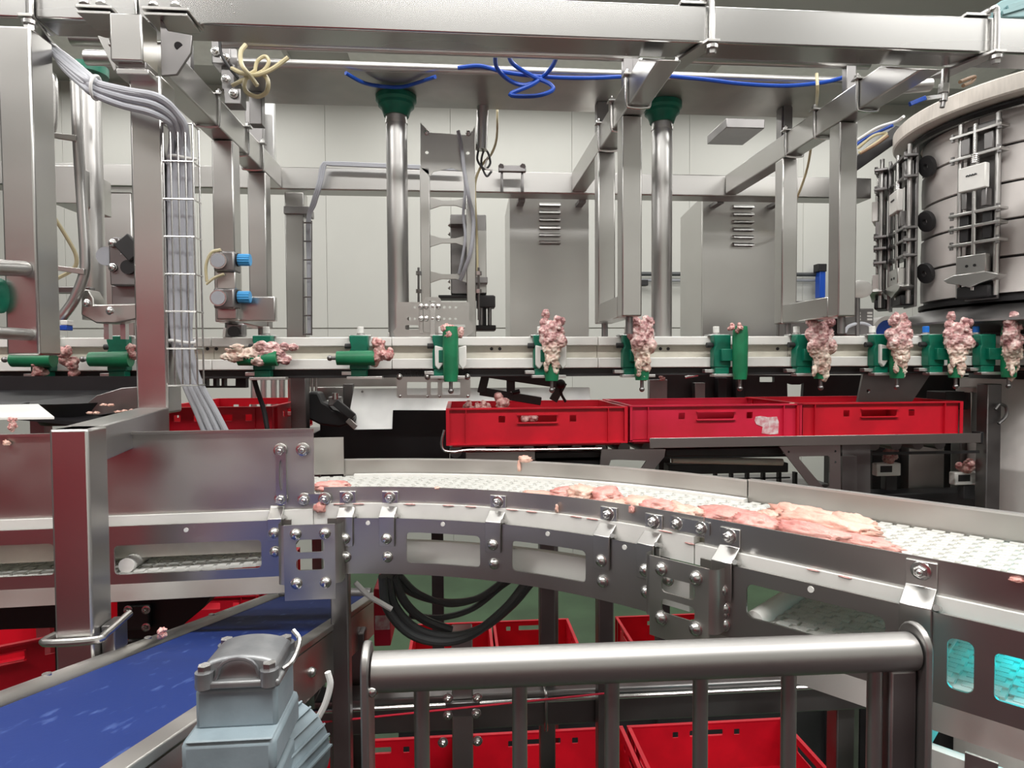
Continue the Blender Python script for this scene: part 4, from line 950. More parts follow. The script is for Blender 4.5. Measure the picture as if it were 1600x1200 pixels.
while s < SMAX:
    arc = 0 < s < LA
    o = put(LKC if arc else LK, 'belt_link', cp(s, 0.004, DBELT), bt); o.rotation_euler = (0, 0, head(s))
    s += PIT / (f_ ** 0.5 if arc else 1)
# return belt seen through the side windows
for a, b in ((SMIN + 0.02, SPL1 - 0.06), (s_at(1180, FP, 0.37), SMAX)):
    s = a
    while s < b:
        sag = 0.008 * math.sin((s - a) / max(0.1, b - a) * math.pi)
        o = put(LK, 'belt_link', cp(s, -0.014, 0.380 + sag), bt); o.rotation_euler = (0.0, 0, head(s)); s += PIT
for px in (192, 1172):
    s = s_at(px, FP, 0.37)
    MB().cyl(cp(s, -0.012, 0.375), cp(s, BW, 0.375), 0.014, 16).build('return_roller', M['white'], cv)
strip('inner_plate', SMIN, SPL1 - 0.06, 0.022, 0.026, 0.312, 0.370, 'ivory')
# brackets and bolts along the near side
def z_bracket(px, w=0.016, d0=0.249, low=0.36, up_bolt=True, two=True):
    s = s_at(px, -0.01, 0.27)
    prof = [(-0.0035, d0), (-0.0035, 0.276), (FP - 0.006, 0.293), (FP - 0.006, low - 0.01), (FP - 0.003, low - 0.01), (FP - 0.003, 0.2945), (-0.0005, 0.2785), (-0.0005, d0)]
    mb = MB(); n_ = len(prof)
    vs = [cp(s + k * w, a, b) for k in (-1, 1) for a, b in prof]
    mb.add(vs, [tuple(range(n_)), tuple(range(n_, 2 * n_))[::-1]] + [(i, (i + 1) % n_, n_ + (i + 1) % n_, n_ + i) for i in range(n_)])
    o = mb.build('z_bracket', M['steel'], cv, 0.001)
    if up_bolt: bolt(cp(s, -0.004, d0 + 0.012), cn(s), o, 'hex', 1.05)
    bolt(cp(s, FP - 0.006, low - 0.025), cn(s), o, 'dome', 0.92)
    if two: bolt(cp(s, FP - 0.0005, low + 0.012), cn(s), cv, 'dome', 0.92)
    MB().cyl(cp(s + w + 0.004, FP + 0.012, 0.296), cp(s + w + 0.004, FP - 0.004, 0.290), 0.004, 8).build('stud', M['pol'], cv)
for px in (542, 608, 776, 948, 1018, 1137): z_bracket(px)
z_bracket(1437, 0.017, 0.245, 0.352, True, False)
for px, py in ((291, 828), (575, 817), (692, 819), (856, 834), (976, 855), (1267, 921)):
    s = s_at(px, FP, 0.31); MB().cyl(cp(s, FP + 0.001, d_at(s, FP, py)), cp(s, FP - 0.0015, d_at(s, FP, py)), 0.0042, 10).build('rivet', M['white'], cv)
for px, py in ((1044, 905), (1131, 950), (1131, 975)):
    s = s_at(px, FP, 0.36); bolt(cp(s, FP - 0.0005, d_at(s, FP, py)), cn(s), cv, 'dome', 0.9)
# splice plates on the guard
def guard_splice(px0, px1, y, pts):
    s0, s1 = s_at(px0, 0, 0.26), s_at(px1, 0, 0.26)
    mb = MB(); mb.plate(rrect(s0, -0.268, s1, -0.247, 0.003, 2), [], lambda a, b, t: cp(a, -0.003 + t, -b), 0.0025, [s0 + (s1 - s0) * k / 4 for k in (1, 2, 3)])
    o = mb.build('splice_plate', M['steel'], cv, smooth=20)
    for px in pts:
        s = s_at(px, 0, 0.257); bolt(cp(s, -0.003, 0.2575), cn(s), o, 'hex', 0.95)
guard_splice(1048, 1110, 830, (1059, 1097))
# coupling boxes at the joints
def coupling(px0, px1, low, label, slots):
    s0, s1 = s_at(px0, FP - 0.03, 0.35), s_at(px1, FP - 0.03, 0.35); O = FP - 0.032
    t = MB(); r = 0.014
    body = MB(); body.plate([(s0, -low), (s1, -low), (s1, -0.300), (s0, -0.300)], [rrect(s0 + (s1 - s0) * 0.22, -b, s0 + (s1 - s0) * 0.78, -a, 0.007, 3) for a, b in slots],
                            lambda a, b, k: cp(a, O + k, -b), 0.003, [s0 + (s1 - s0) * k / 6 for k in range(1, 6)])
    o = body.build('coupling_box', M['sheet'], cv, smooth=20, label=label)
    for sa, sg in ((s0, -1), (s1, 1)):
        mb = MB()
        rows = []
        for k in range(5):
            a = math.pi / 2 * k / 4
            rows.append((sa + sg * 0.012 * math.sin(a), O + 0.012 * (1 - math.cos(a))))
        rows.append((sa + sg * 0.012, FP - 0.0005))
        lo_ = low - 0.03
        for q, of in rows: mb.v += [cp(q, of, 0.300), cp(q, of, lo_)]
        for k in range(len(rows) - 1): mb.f.append((2 * k, 2 * k + 1, 2 * k + 3, 2 * k + 2))
        mb.build('box_side', M['sheet'], o)
    for k, d in ((0.22, 0.317), (0.80, 0.317), (0.22, low - 0.032), (0.80, low - 0.032)):
        s = s0 + (s1 - s0) * k; bolt(cp(s, O, d), cn(s), o, 'dome', 0.92)
    return o
coupling(444, 524, 0.442, 'slotted coupling box over the left joint', [(0.328, 0.352), (0.364, 0.386)])
coupling(1016, 1108, 0.425, 'slotted coupling box over the right joint', [(0.328, 0.352), (0.362, 0.384)])
# hopper sheet on the straight section
hp_s0, hp_s1 = SMIN, s_at(491, 0, 0.24)
zt0, zt1 = d_at(hp_s0, 0, 0), 0
m2 = MB(); n_ = 6
dtop = d_at(s_at(350, 0, 0.2), 0.0, 672)
m2.plate([(hp_s0, -0.281), (hp_s1, -0.281), (hp_s1, -dtop), (hp_s0, -dtop)], [], lambda a, b, t: cp(a, 0.0 + t, -b), 0.003)
hop = m2.build('hopper_sheet', M['sheet'], cv)
m2 = MB(); m2.plate([(hp_s0, -dtop - 0.005), (hp_s1, -dtop - 0.005), (hp_s1, -dtop), (hp_s0, -dtop)], [], lambda a, b, t: cp(a, -0.006 + t, -b), 0.0055); m2.build('folded_edge', M['steelx'], hop)
sb0, sb1 = s_at(432, 0, 0.2), s_at(448, 0, 0.2)
db0, db1 = d_at(sb0, 0, 697), d_at(sb0, 0, 787)
MB().plate(rrect(sb0, -db1, sb1, -db0, 0.002, 2), [[( (sb0 + sb1) / 2 + 0.004 * math.cos(a), -(db0 + db1) / 2 + 0.030 * math.sin(a)) for a in [i * math.pi / 8 for i in range(16)]]], lambda a, b, t: cp(a, -0.007 + t, -b), 0.0065).build('slotted_strap', M['steel'], hop)
for px, py in ((439, 703), (474, 702), (439, 779), (475, 780)):
    s = s_at(px, 0, 0.2); bolt(cp(s, -0.003, d_at(s, 0, py)), cn(s), hop, 'hex', 1.2)
s0, s1 = s_at(467, 0, 0.25), s_at(517, 0, 0.25)
MB().plate(rrect(s0, -d_at(s0, 0, 787), s1, -d_at(s0, 0, 772), 0.002, 2), [], lambda a, b, t: cp(a, -0.005 + t, -b), 0.0025, [s0 + (s1 - s0) / 2]).build('splice_plate', M['steel'], hop)
bolt(cp(s_at(508, 0, 0.25), -0.005, d_at(s0, 0, 780)), cn(0.1), hop, 'hex', 1.2)
z_bracket(432, 0.013, 0.274, 0.345, False)
# inner hopper sheet beyond
si0, si1 = s_at(400, BW, 0.2), s_at(537, BW, 0.2)
MB().plate([(SMIN, -0.262), (si1, -0.262), (si1, -d_at(si1, BW, 683)), (SMIN, -d_at(si1, BW, 683))], [], lambda a, b, t: cp(a, BW - 0.002 + t, -b), 0.003, [0, 0.04, 0.08]).build('far_hopper_sheet', M['sheet'], cv, smooth=20)
# floor legs of the conveyor
def leg(s, off, w=0.035):
    p = cp(s, off, 0.40); MB().box(p.x - w / 2, p.y - w / 2, 0, p.x + w / 2, p.y + w / 2, E - 0.40).build('leg', M['darksteel'], cv, 0.003)
leg(s_at(533, 0.02, 0.5), 0.02); leg(s_at(835, 0.2, 0.5), 0.29); leg(s_at(922, 0.2, 0.5), 0.29)
leg(1.28, 0.24)
q = s_at(1445, FP, 0.36)
for d0_, d1_ in ((0.285, 0.362), (0.385, 0.47)): MB().plate([(0.0, -d1_), (BW + 0.012, -d1_), (BW + 0.012, -d0_), (0.0, -d0_)], [], lambda a, b, t: cp(q + t, a, -b), 0.003).build('cyan_light_block', M['white'], cv)  # added plates, keep the cyan light out of the neighbouring window
# belt scraper below the right straight section, lit cyan
# ================================================================== MEAT ON THE BELT
random.seed(9)
def belt_meat(px, py, size, seed, label, m='meat', rot=0.0, off=None, lift=0.0, ridges=0.25):
    best = None
    for i in range(60):                                   # find the belt spot seen at this pixel
        of = 0.02 + 0.24 * i / 59; s = s_at(px, of, DBELT - 0.01); e = abs(pix(cp(s, of, DBELT - 0.012))[1] - py)
        if best is None or e < best[0]: best = (e, s, of)
    _, s, of = best
    me = lump(seed, size, 0.28, 1.8, 4, 'meat', M[m], ridges)
    zmin = min(v.co.z for v in me.vertices)
    o = put(me, 'meat_piece', cp(s, of, DBELT - 0.0015 + zmin - lift)); o.rotation_euler = (0, 0, head(s) + rot)
    return tag(o, label, 'meat', 'raw chicken pieces on the belt')
belt_meat(517, 757, (0.036, 0.03, 0.011), 1, 'flat pink chicken piece on the belt beside the hopper sheet')
for k, (x, y, sx, sy, sz, m_, lab) in enumerate([
    (842, 772, .045, .030, .009, 'fat', 'thin pale chicken piece leading the first heap on the belt'),
    (885, 772, .036, .030, .014, 'meat', 'pink chicken piece second in the first heap on the belt'),
    (912, 776, .030, .032, .020, 'fat', 'raised pale chicken lump in the first heap'),
    (944, 777, .036, .034, .018, 'meat', 'dark pink chicken piece in the middle of the first heap'),
    (965, 789, .034, .026, .012, 'fat', 'small pale chicken piece low in the first heap, by the guard'),
    (1000, 789, .040, .034, .016, 'fat', 'pale chicken strip near the end of the first heap'),
    (1030, 796, .034, .028, .017, 'meat', 'pink chicken lump by the splice plate in the first heap'),
    (1066, 800, .040, .024, .015, 'fat', 'last pale chicken piece of the first heap'),
    (1140, 806, .055, .036, .014, 'meat', 'broad pink breast piece leading the second heap'),
    (1180, 818, .040, .030, .016, 'meat', 'deep pink chicken piece behind the broad breast piece'),
    (1205, 808, .024, .022, .014, 'fat', 'small pale knob in the gap of the second heap'),
    (1255, 812, .060, .024, .020, 'fat', 'long pale fillet lying highest in the second heap'),
    (1285, 826, .075, .022, .020, 'fat', 'long pale fillet running along the second heap'),
    (1265, 832, .060, .020, .016, 'meat', 'pink fillet in front of the long pale fillets'),
    (1330, 826, .040, .022, .020, 'fat', 'rounded fillet end at the tail of the second heap'),
    (1345, 846, .050, .018, .012, 'meat', 'thin pink fillet tip trailing along the guard')]):
    belt_meat(x, y, (sx, sy, sz), 20 + k, lab, m_, -0.15 if k > 10 else random.uniform(-.3, .3), ridges=0.26)
# scraps sticking to the conveyor
def scrap(px, py, Y, seed, sz, label, m='fat'):
    o = put(lump(seed, sz, 0.5, 2.5, 3, 'scrap', M[m], 0.2), 'meat_scrap', at(px, py, Y)); return tag(o, label, 'meat', 'meat scraps stuck to the conveyor')
def stick(px, py, off, seed, sz, label, m='fat', dd=0.25):
    s = s_at(px, off, dd); p = cp(s, off, d_at(s, off, py))
    o = put(lump(seed, sz, 0.5, 2.5, 3, 'scrap', M[m], 0.2), 'meat_scrap', p); o.rotation_euler = (0, 0, head(s)); return tag(o, label, 'meat', 'meat scraps stuck to the conveyor')
stick(820, 718, BW + 0.006, 71, (0.016, 0.006, 0.009), 'pale scrap caught on top of the far guide', dd=0.23)
stick(811, 730, BW + 0.004, 72, (0.004, 0.003, 0.014), 'thin scrap dangling down the far guide', dd=0.24)
stick(500, 794, -0.010, 73, (0.011, 0.005, 0.011), 'orange pink crumb stuck below the splice plate of the hopper', 'meat', 0.28)
stick(683, 763, 0.002, 74, (0.006, 0.004, 0.003), 'tiny scrap on the guard edge above the first window', 'fat', 0.241)
stick(870, 796, -0.007, 75, (0.003, 0.003, 0.009), 'tiny white scrap standing on the wear strip', 'fat', 0.275)
stick(987, 797, -0.003, 76, (0.005, 0.003, 0.008), 'small pink scrap on the guard below the first heap', 'meat', 0.255)
for k, px in enumerate((530, 560, 640, 700, 735, 800, 830, 900, 925, 1040, 1078, 1270, 1320)):
    dd_ = 0.2735 if px < 1060 else 0.2845; stick(px, pix(cp(s_at(px, -0.006, dd_), -0.006, dd_))[1], -0.007, 80 + k, (0.011 if px < 1060 else 0.008, 0.0012, 0.0012), 'small pink meat residue along the upper edge of the wear strip', 'scrapm', dd_)
stick(1588, 907, -0.003, 95, (0.006, 0.003, 0.003), 'small pink scrap on the guard at the right picture edge', 'meat', 0.26)
stick(12, 693, -0.006, 96, (0.006, 0.003, 0.006), 'white speck on the hopper sheet at the left edge', 'fat', 0.2)
# ================================================================== BLUE BELT CONVEYOR
def bpt(k, v):                                    # k = 0 left edge, 1 right edge; v = distance along the view
    u = -0.616 + 0.251 * k - 0.029 * (v - 0.77); x, y = uv2w(u, v)
    return Vector((x, y, E - 0.41 - 0.234 * (v - 0.77)))
bc = T('blue_belt_conveyor', 'sloping conveyor with bright blue belt in the lower left corner', 'conveyor', bpt(0.5, 1.0) - Vector((0, 0, 0.12)))
V0, V1 = 0.53, 1.75
m2 = MB(); n_ = 12
for i in range(n_ + 1):
    v = V0 + (V1 - V0) * i / n_
    m2.v += [bpt(0.03, v), bpt(0.97, v), bpt(0.97, v) - Vector((0, 0, 0.004)), bpt(0.03, v) - Vector((0, 0, 0.004))]
for i in range(n_): m2.f += [(i * 4 + k, i * 4 + (k + 1) % 4, i * 4 + 4 + (k + 1) % 4, i * 4 + 4 + k) for k in range(4)]
m2.build('belt', M['blueb'], bc, smooth=20)
MB().cyl(bpt(-0.045, V0) - Vector((0, 0, 0.004)), bpt(-0.045, V1) - Vector((0, 0, 0.004)), 0.016, 16).build('side_tube', M['sheet'], bc)
dn = Vector((0, 0, 0.05))
m2 = MB(); m2.beam(bpt(1.04, V0) + Vector((0, 0, 0.002)), bpt(1.04, V1) + Vector((0, 0, 0.002)), 0.026, 0.012).build('side_rail', M['sheet'], bc, 0.002)
MB().beam(bpt(1.08, V0) - dn, bpt(1.08, V1) - dn, 0.004, 0.085).build('side_plate', M['sheet'], bc)
MB().beam(bpt(-0.04, V0) - dn, bpt(-0.04, V1) - dn, 0.004, 0.06).build('side_plate', M['darksteel'], bc)
for v in (0.62, 0.85, 1.1, 1.35):
    MB().cyl(bpt(-0.045, v) + Vector((0, 0, 0.010)), bpt(-0.045, v) + Vector((0, 0, 0.014)), 0.006, 10).build('screw', M['pol'], bc)
    for k in (0.02, 0.98): pass
    bolt(bpt(1.08, v) - dn + Vector((0.002, 0, 0)), (1, 0, 0), bc, 'dome', 0.8)
for k in (0.0, 1.06):
    p = bpt(k, 1.5); MB().box(p.x - 0.02, p.y - 0.02, 0, p.x + 0.02, p.y + 0.02, p.z - 0.05).build('leg', M['darksteel'], bc, 0.003)
MB().cyl(bpt(0.0, V1), bpt(1.0, V1), 0.02, 14).build('end_roller', M['darksteel'], bc)
stub(252, 993, 1.0, 0, 'pink meat scrap lying on the left tube of the blue conveyor', 0.28, 1.0)
# ================================================================== GEAR MOTOR
mt = T('gear_motor', 'blue-grey gear motor with terminal box beside the blue belt', 'motor', at(380, 1200, 0.62) - Vector((0, 0, 0.06)))
MY = 0.60
MB().pb(304, 1076, 433, 1140, MY, 0.062).build('terminal_box', M['motor'], mt, 0.004)
B = PB(302, 1031, 436, 1075, MY - 0.003, 0.068); x0, y0, z0, x1, y1, z1 = B; hz_ = z1 - z0
lid = MB(); N_ = 10
for i in range(N_ + 1):
    f = i / N_; z = z0 + hz_ * (0.66 + 0.34 * math.sin(math.pi * f) ** 0.6)
    xx = x0 + 0.004 + (x1 - x0 - 0.008) * f
    lid.v += [Vector((xx, y0 + 0.006, z0 + hz_ * 0.0)), Vector((xx, y0 + 0.008, z)), Vector((xx, y1 - 0.008, z)), Vector((xx, y1 - 0.006, z0))]
for i in range(N_): lid.f += [(i * 4 + k, i * 4 + k + 1, i * 4 + 5 + k, i * 4 + 4 + k) for k in range(3)]
lid.f += [(0, 1, 2, 3), tuple(N_ * 4 + k for k in range(4))]
lo_ = lid.build('lid', M['cast'], mt, 0.003)
MB().box(x0, y0, z0 - 0.001, x1, y1, z0 + 0.006).build('lid_rim', M['cast'], lo_, 0.002)
for xx in (x0 + 0.008, x1 - 0.010):
    for yy in (y0 + 0.005, y1 - 0.006):
        MB().cyl((xx, yy, z0), (xx, yy, z0 + hz_ * 0.55), 0.0085, 12).build('screw_boss', M['cast'], lo_)
        MB().cyl((xx, yy, z0 + hz_ * 0.55), (xx, yy, z0 + hz_ * 0.55 + 0.006), 0.006, 6).build('screw', M['pol'], lo_)
xa = (x0 + x1) / 2
arch = [(xa - 0.021, y0 + 0.004, z0 + 0.006)] + [(xa + 0.018 * -math.cos(a), y0 + 0.004, z0 + hz_ * 0.46 + 0.014 * math.sin(a)) for a in [math.pi * i / 8 for i in range(9)]] + [(xa + 0.021, y0 + 0.004, z0 + 0.006)]
MB().tube(arch, 0.0018, 6, 1).build('arch_rib', M['cast'], lo_)
MB().tube([(x1 - 0.002, y0 + 0.02, z0 + 0.006), (x1 + 0.005, y0 + 0.03, z0 + 0.010), (x1 + 0.005, y1 - 0.012, z0 + 0.018), (x1 - 0.003, y1 - 0.005, z0 + 0.026)], 0.0025, 6).build('retaining_wire', M['pol'], lo_)
MB().pb(322, 1140, 428, 1156, MY + 0.006, 0.05).build('neck', M['motor'], mt, 0.003)
c0 = at(352, 1212, MY + 0.02)
body = MB(); body.cyl(c0 + Vector((-0.02, -0.05, -0.03)), c0 + Vector((0.035, 0.10, -0.03)), 0.050, 28); body.build('motor_body', M['motor'], mt)
for j in range(7):
    a = math.radians(8 + j * 13); d = Vector((0.055, 0.15, 0)).normalized(); side = Vector((d.y, -d.x, 0))
    rr = side * math.cos(a) + Vector((0, 0, 1)) * math.sin(a); cc = c0 + Vector((0, 0, -0.03))
    MB().beam(cc + Vector((0.0, 0.0, 0)) + rr * 0.051, cc + Vector((0.035, 0.098, 0)) + rr * 0.051, 0.002, 0.005, rr).build('cooling_fin', M['motor'], mt)
MB().pb(280, 1158, 430, 1215, MY - 0.02, 0.09).build('gear_case', M['motor'], mt, 0.006)
bx = PB(288, 1156, 425, 1160, MY - 0.02, 0.08); MB().box(*bx).build('case_cover', M['motor'], mt, 0.003)
MB().box(bx[0] - 0.02, bx[1], 1.0, bx[3], bx[4], PB(280, 1158, 430, 1215, MY, 0.09)[2] + 0.002).build('motor_foot', M['motor'], mt, 0.004)
# ================================================================== RAILING
RLY = 0.67
rail = T('steel_railing', 'round steel handrail with vertical bars in the foreground', 'railing', (0.16, RLY, 0.52))
p0, p1 = at(583, 1050, RLY), at(1422, 1017, RLY)
p0 = Vector((p0.x, RLY, p0.z)); p1 = Vector((p1.x, RLY, p1.z))
MB().cyl(p0, p1, 0.0205, 36).build('top_tube', M['railm'], rail)
for px in (659, 812, 956, 1094, 1232, 1366):
    x = at(px, 1120, RLY).x; f = (x - p0.x) / (p1.x - p0.x); z = p0.z + (p1.z - p0.z) * f
    MB().cyl((x, RLY, 0.52), (x, RLY, z - 0.015), 0.0082, 16).build('baluster', M['railm'], rail)
def end_post(x, z, w, flip):
    m_ = MB(); pts = [(-0.024, 0.52 - z), (0.024, 0.52 - z), (0.024, 0.012)] + [(0.024 * math.cos(a), 0.012 + 0.024 * math.sin(a)) for a in [math.pi * i / 10 for i in range(1, 10)]] + [(-0.024, 0.012)]
    m_.prism([(x, RLY + a, z + b - 0.004) for a, b in pts], (w, 0, 0)); return m_.build('end_post', M['railm'], rail, 0.002)
end_post(p0.x - 0.010, p0.z, 0.008, 0); end_post(p1.x + 0.002, p1.z, 0.008, 1)
x = p1.x - 0.030; MB().box(x, RLY - 0.011, 0.52, x + 0.031, RLY + 0.011, p1.z - 0.017).build('corner_bar', M['darksteel'], rail, 0.003)
MB().ball(p0 + Vector((0.001, -0.016, -0.012)), 0.006, 6).build('weld_bead', M['pol'], rail)
bolt(p1 + Vector((0.012, 0.01, 0.012)), (1, -0.3, 0), rail, 'dome', 0.9)
# ================================================================== LOWER FRAME
LFY = 1.42
lf = T('lower_frame', 'dark steel cross beam with clamped post below the curved conveyor', 'frame', at(720, 1200, LFY))
fz0, fz1 = zof(900, 1132, LFY), zof(900, 1078, LFY)
lx0, lx1 = xof(490, 1100, LFY), xof(1470, 1080, LFY)
MB().box(lx0, LFY, fz0, lx1, LFY + 0.07, fz1).build('cross_beam', M['darksteel'], lf, 0.004)
MB().cyl((lx0, LFY - 0.008, fz1 - 0.016), (lx1, LFY - 0.008, fz1 - 0.016), 0.005, 10).build('rod', M['pol'], lf)
for px in (852, 941): 
    x = xof(px, 1090, LFY); MB().tube([(x, LFY - 0.012, fz0 - 0.004), (x, LFY - 0.014, fz1 - 0.01), (x, LFY, fz1 + 0.003), (x, LFY + 0.07, fz1 + 0.003)], 0.004, 8, 3).build('clip', M['pol'], lf)
pbx = PB(706, 986, 739, 1200, LFY - 0.06, 0.04)
MB().box(pbx[0], pbx[1], 0.0, pbx[3], pbx[4], pbx[5]).build('post', M['steel'], lf, 0.003)
MB().pb(696, 1098, 750, 1120, LFY - 0.075, 0.012).build('clamp_plate', M['darksteel'], lf, 0.002)
for x, y in ((700, 1091), (746, 1090), (700, 1117), (744, 1115), (692, 1160), (746, 1158)): bolt(at(x, y, LFY - 0.076), FRONT, lf, 'hex', 1.0)
for x in (lx0 + 0.03, lx1 - 0.25): MB().box(x, LFY + 0.015, 0, x + 0.045, LFY + 0.06, fz0).build('leg', M['darksteel'], lf, 0.003)
tag(MB().cyl(at(490, 1130, 1.30), at(960, 1082, 1.34), 0.0022, 8).build('pull_line', M['red2']), 'thin dark red pull cord stretched behind the railing', 'cord')
# cable loops
for k, pts in enumerate(([(598, 900, 1.3), (605, 950, 1.32), (640, 990, 1.33), (690, 1003, 1.34), (740, 990, 1.36), (790, 950, 1.4), (822, 910, 1.42)],
                         [(606, 900, 1.31), (616, 945, 1.33), (650, 982, 1.34), (700, 995, 1.35), (752, 982, 1.37), (800, 945, 1.41), (830, 910, 1.43)],
                         [(615, 900, 1.32), (632, 940, 1.34), (662, 968, 1.36), (705, 985, 1.37)],
                         [(612, 898, 1.32), (640, 925, 1.36), (690, 940, 1.4), (745, 935, 1.43), (790, 905, 1.45)],
                         [(625, 900, 1.33), (655, 928, 1.37), (705, 944, 1.41), (760, 930, 1.45), (800, 905, 1.47)],
                         [(640, 962, 1.4), (690, 965, 1.42), (740, 950, 1.44), (785, 915, 1.46)])):
    hose('dark_cable', ('dark grey cable hanging in the lowest loop under the conveyor', 'dark grey cable hanging just inside the lowest loop', 'short dark cable ending behind the clamped post', 'dark cable in the highest shallow loop', 'dark cable in the second shallow loop', 'thin dark cable rising to the conveyor leg')[k], pts, 0.0095 if k < 3 else 0.007, 'dcable', 'cable', 'dark cable loops', 10)
hose('white_cable', 'thin pale cable end hanging left of the dark cable loops', [(555, 910, 1.3), (575, 930, 1.3), (595, 942, 1.3), (612, 952, 1.3)], 0.0055, 'wcable', 'cable')
hose('white_cable', 'pale cable hanging behind the gear motor', [(512, 1050, 1.0), (516, 1070, 1.0), (508, 1100, 1.0), (495, 1125, 1.0)], 0.005, 'wcable', 'cable')
# ================================================================== CRATES ON THE FLOOR
def plinth(x0, y0, x1, y1, h): struct('floor_plinth', MB().box(x0, y0, 0, x1, y1, h), M['char'])
Yb = 2.3; xm = at(848, 1130, Yb).x; zr = zof(848, 1142, Yb) - 0.188
plinth(xm - 0.95, 1.86, xm + 0.95, 2.34, zr)
crate(CR2, (xm, Yb - 0.2, zr), 'deep red crate behind the railing, middle of three', 0, 'deep red crates behind the railing')
crate(CR2, (xm + 0.615, Yb - 0.2, zr + 0.0), 'deep red crate behind the railing, open inside clearly seen', 0, 'deep red crates behind the railing')
crate(CR2, (xm - 0.615, Yb - 0.2, zr), 'deep red crate behind the railing, nearest the motor', 0, 'deep red crates behind the railing')
Y3 = 3.3; z3 = zof(770, 968, Y3) - 0.2
plinth(at(655, 970, Y3).x - 0.05, Y3 - 0.62, at(1300, 970, Y3).x, Y3 + 0.02, z3)
w_ = 0.41
xb = at(768, 980, Y3).x
crate(CR2, (xb - 0.205, Y3 - 0.3, z3), 'deep red crate on the far floor behind the cable loops', math.pi / 2, 'deep red crates on the far floor')
crate(CR2, (xb + 0.205, Y3 - 0.3, z3), 'deep red crate on the far floor behind the conveyor legs', math.pi / 2, 'deep red crates on the far floor')
crate(CR2, (at(958, 980, Y3).x + 0.31, Y3 - 0.2, z3), 'deep red crate on the far floor behind the right coupling box', 0, 'deep red crates on the far floor')
# crates low on the left
xq = at(40, 1000, 1.75)
plinth(xq.x - 0.45, 1.50, xq.x + 0.35, 2.2, xq.z - 0.2)
crate(CR2, (xq.x - 0.16, 1.90, xq.z - 0.2), 'deep red crate in the dark behind the foreground post', 0.5, 'deep red crates at the left')
xq = at(318, 925, 2.35); plinth(xq.x - 0.25, 2.3, xq.x + 0.25, 2.95, xq.z - 0.2)
crate(CR2, (xq.x, 2.62, xq.z - 0.2), 'deep red crate seen under the straight conveyor above the blue belt', math.pi / 2, 'deep red crates at the left')
t = T('red_box', 'narrow red box with a blotched sticker beside the cable loops', 'box', at(597, 1010, 1.5))
MB().pb(584, 920, 610, 1010, 1.5, 0.12).build('body', M['red2'], t, 0.003)
MB().pb(586, 962, 609, 984, 1.498, 0.0018).build('sticker', M['paper'], t)
xq = at(380, 632, 2.25)
crate(CR1, (at(432, 650, 2.3).x - 0.2, 2.55, xq.z - 0.137), 'red crate on the track behind the hopper sheet at the left', math.pi / 2, 'red crates on the track')
t = T('crate_stand', 'grey stand carrying the red crate behind the hopper sheet', 'stand', (xq.x, 2.6, 0))
bxz = xq.z - 0.137
MB().box(at(432, 650, 2.3).x - 0.42, 2.24, bxz - 0.05, at(432, 650, 2.3).x + 0.06, 2.86, bxz - 0.002).build('top', M['darksteel'], t, 0.003)
for dx in (-0.38, 0.0):
    for y in (2.28, 2.8): MB().box(at(432, 650, 2.3).x + dx, y, 0, at(432, 650, 2.3).x + dx + 0.04, y + 0.04, bxz - 0.05).build('leg', M['darksteel'], t)
# cyan tubes added inside the right section to make its glow
s = 1.12
lm = T('glow_tube', 'cyan tube lamp added for the glow inside the conveyor at the right edge', 'lamp', cp(s, 0.12, 0.36))
MB().cyl(cp(s + 0.02, 0.13, 0.345), cp(SMAX - 0.02, 0.13, 0.345), 0.012, 14).build('tube', M['cyan'], lm)
for q in (s + 0.015, SMAX - 0.02): MB().cyl(cp(q, 0.13, 0.345), cp(q + 0.012, 0.13, 0.345), 0.014, 14).build('end_cap', M['white'], lm)
MB().cyl(cp(s - 0.02, 0.10, 0.435), cp(SMAX - 0.02, 0.10, 0.435), 0.012, 14).build('tube', M['cyan'], lm)  # second tube, added below to throw cyan light on the tray
strip('return_tray', s_at(1425, FP, 0.42), SMAX, -0.045, -0.03, 0.452, 0.49, 'white')
q = s_at(1545, 0, 0.46); bolt(cp(q, -0.0475, 0.465), cn(q), cv, 'hex', 1.2)
MB().beam(cp(q, -0.047, 0.44), cp(q, -0.047, 0.478), 0.03, 0.004, tuple(cn(q))).build('tray_bracket', M['steel'], cv)
# ================================================================== DRUM MACHINE
DX, DYc = uv2w(2.1275, 2.5); DR, RR = 0.456, 0.5625
dz0, dz1 = E + 0.235, E + 0.885
dr = T('drum_machine', 'large pale vertical drum with curved cream rim at the right edge', 'machine', (DX, DYc, 0))
A0, A1 = math.radians(150), math.radians(285)
nb = 5
for i in range(nb):
    a, b = dz0 + (dz1 - dz0) * i / nb + 0.004, dz0 + (dz1 - dz0) * (i + 1) / nb - 0.004
    for k in range(3):
        aa, ab_ = A0 + (A1 - A0) * k / 3, A0 + (A1 - A0) * (k + 1) / 3 - 0.006
        MB().lathe([(DR - 0.02, a), (DR, a + 0.001), (DR + 0.002, (a + b) / 2), (DR, b - 0.001), (DR - 0.02, b)], (DX, DYc, 0), 14, aa, ab_).build('drum_panel', M['drum'], dr)
MB().lathe([(0, dz0 - 0.02), (DR - 0.014, dz0 - 0.02), (DR - 0.014, dz1 + 0.02), (0, dz1 + 0.02)], (DX, DYc, 0), 64).build('drum_core', M['char'], dr)
rzb = E + 0.89
MB().lathe([(DR + 0.01, rzb), (RR - 0.005, rzb + 0.004), (RR, rzb + 0.01), (RR, rzb + 0.062), (RR - 0.006, rzb + 0.068), (0.50, rzb + 0.069), (0.40, rzb + 0.069)], (DX, DYc, 0), 96).build('cream_rim', M['rimw'], dr)
MB().lathe([(DR + 0.004, dz1 - 0.01), (0.515, dz1 - 0.008), (0.515, dz1 + 0.0), (DR + 0.004, dz1)], (DX, DYc, 0), 96).build('black_ring', M['black'], dr)
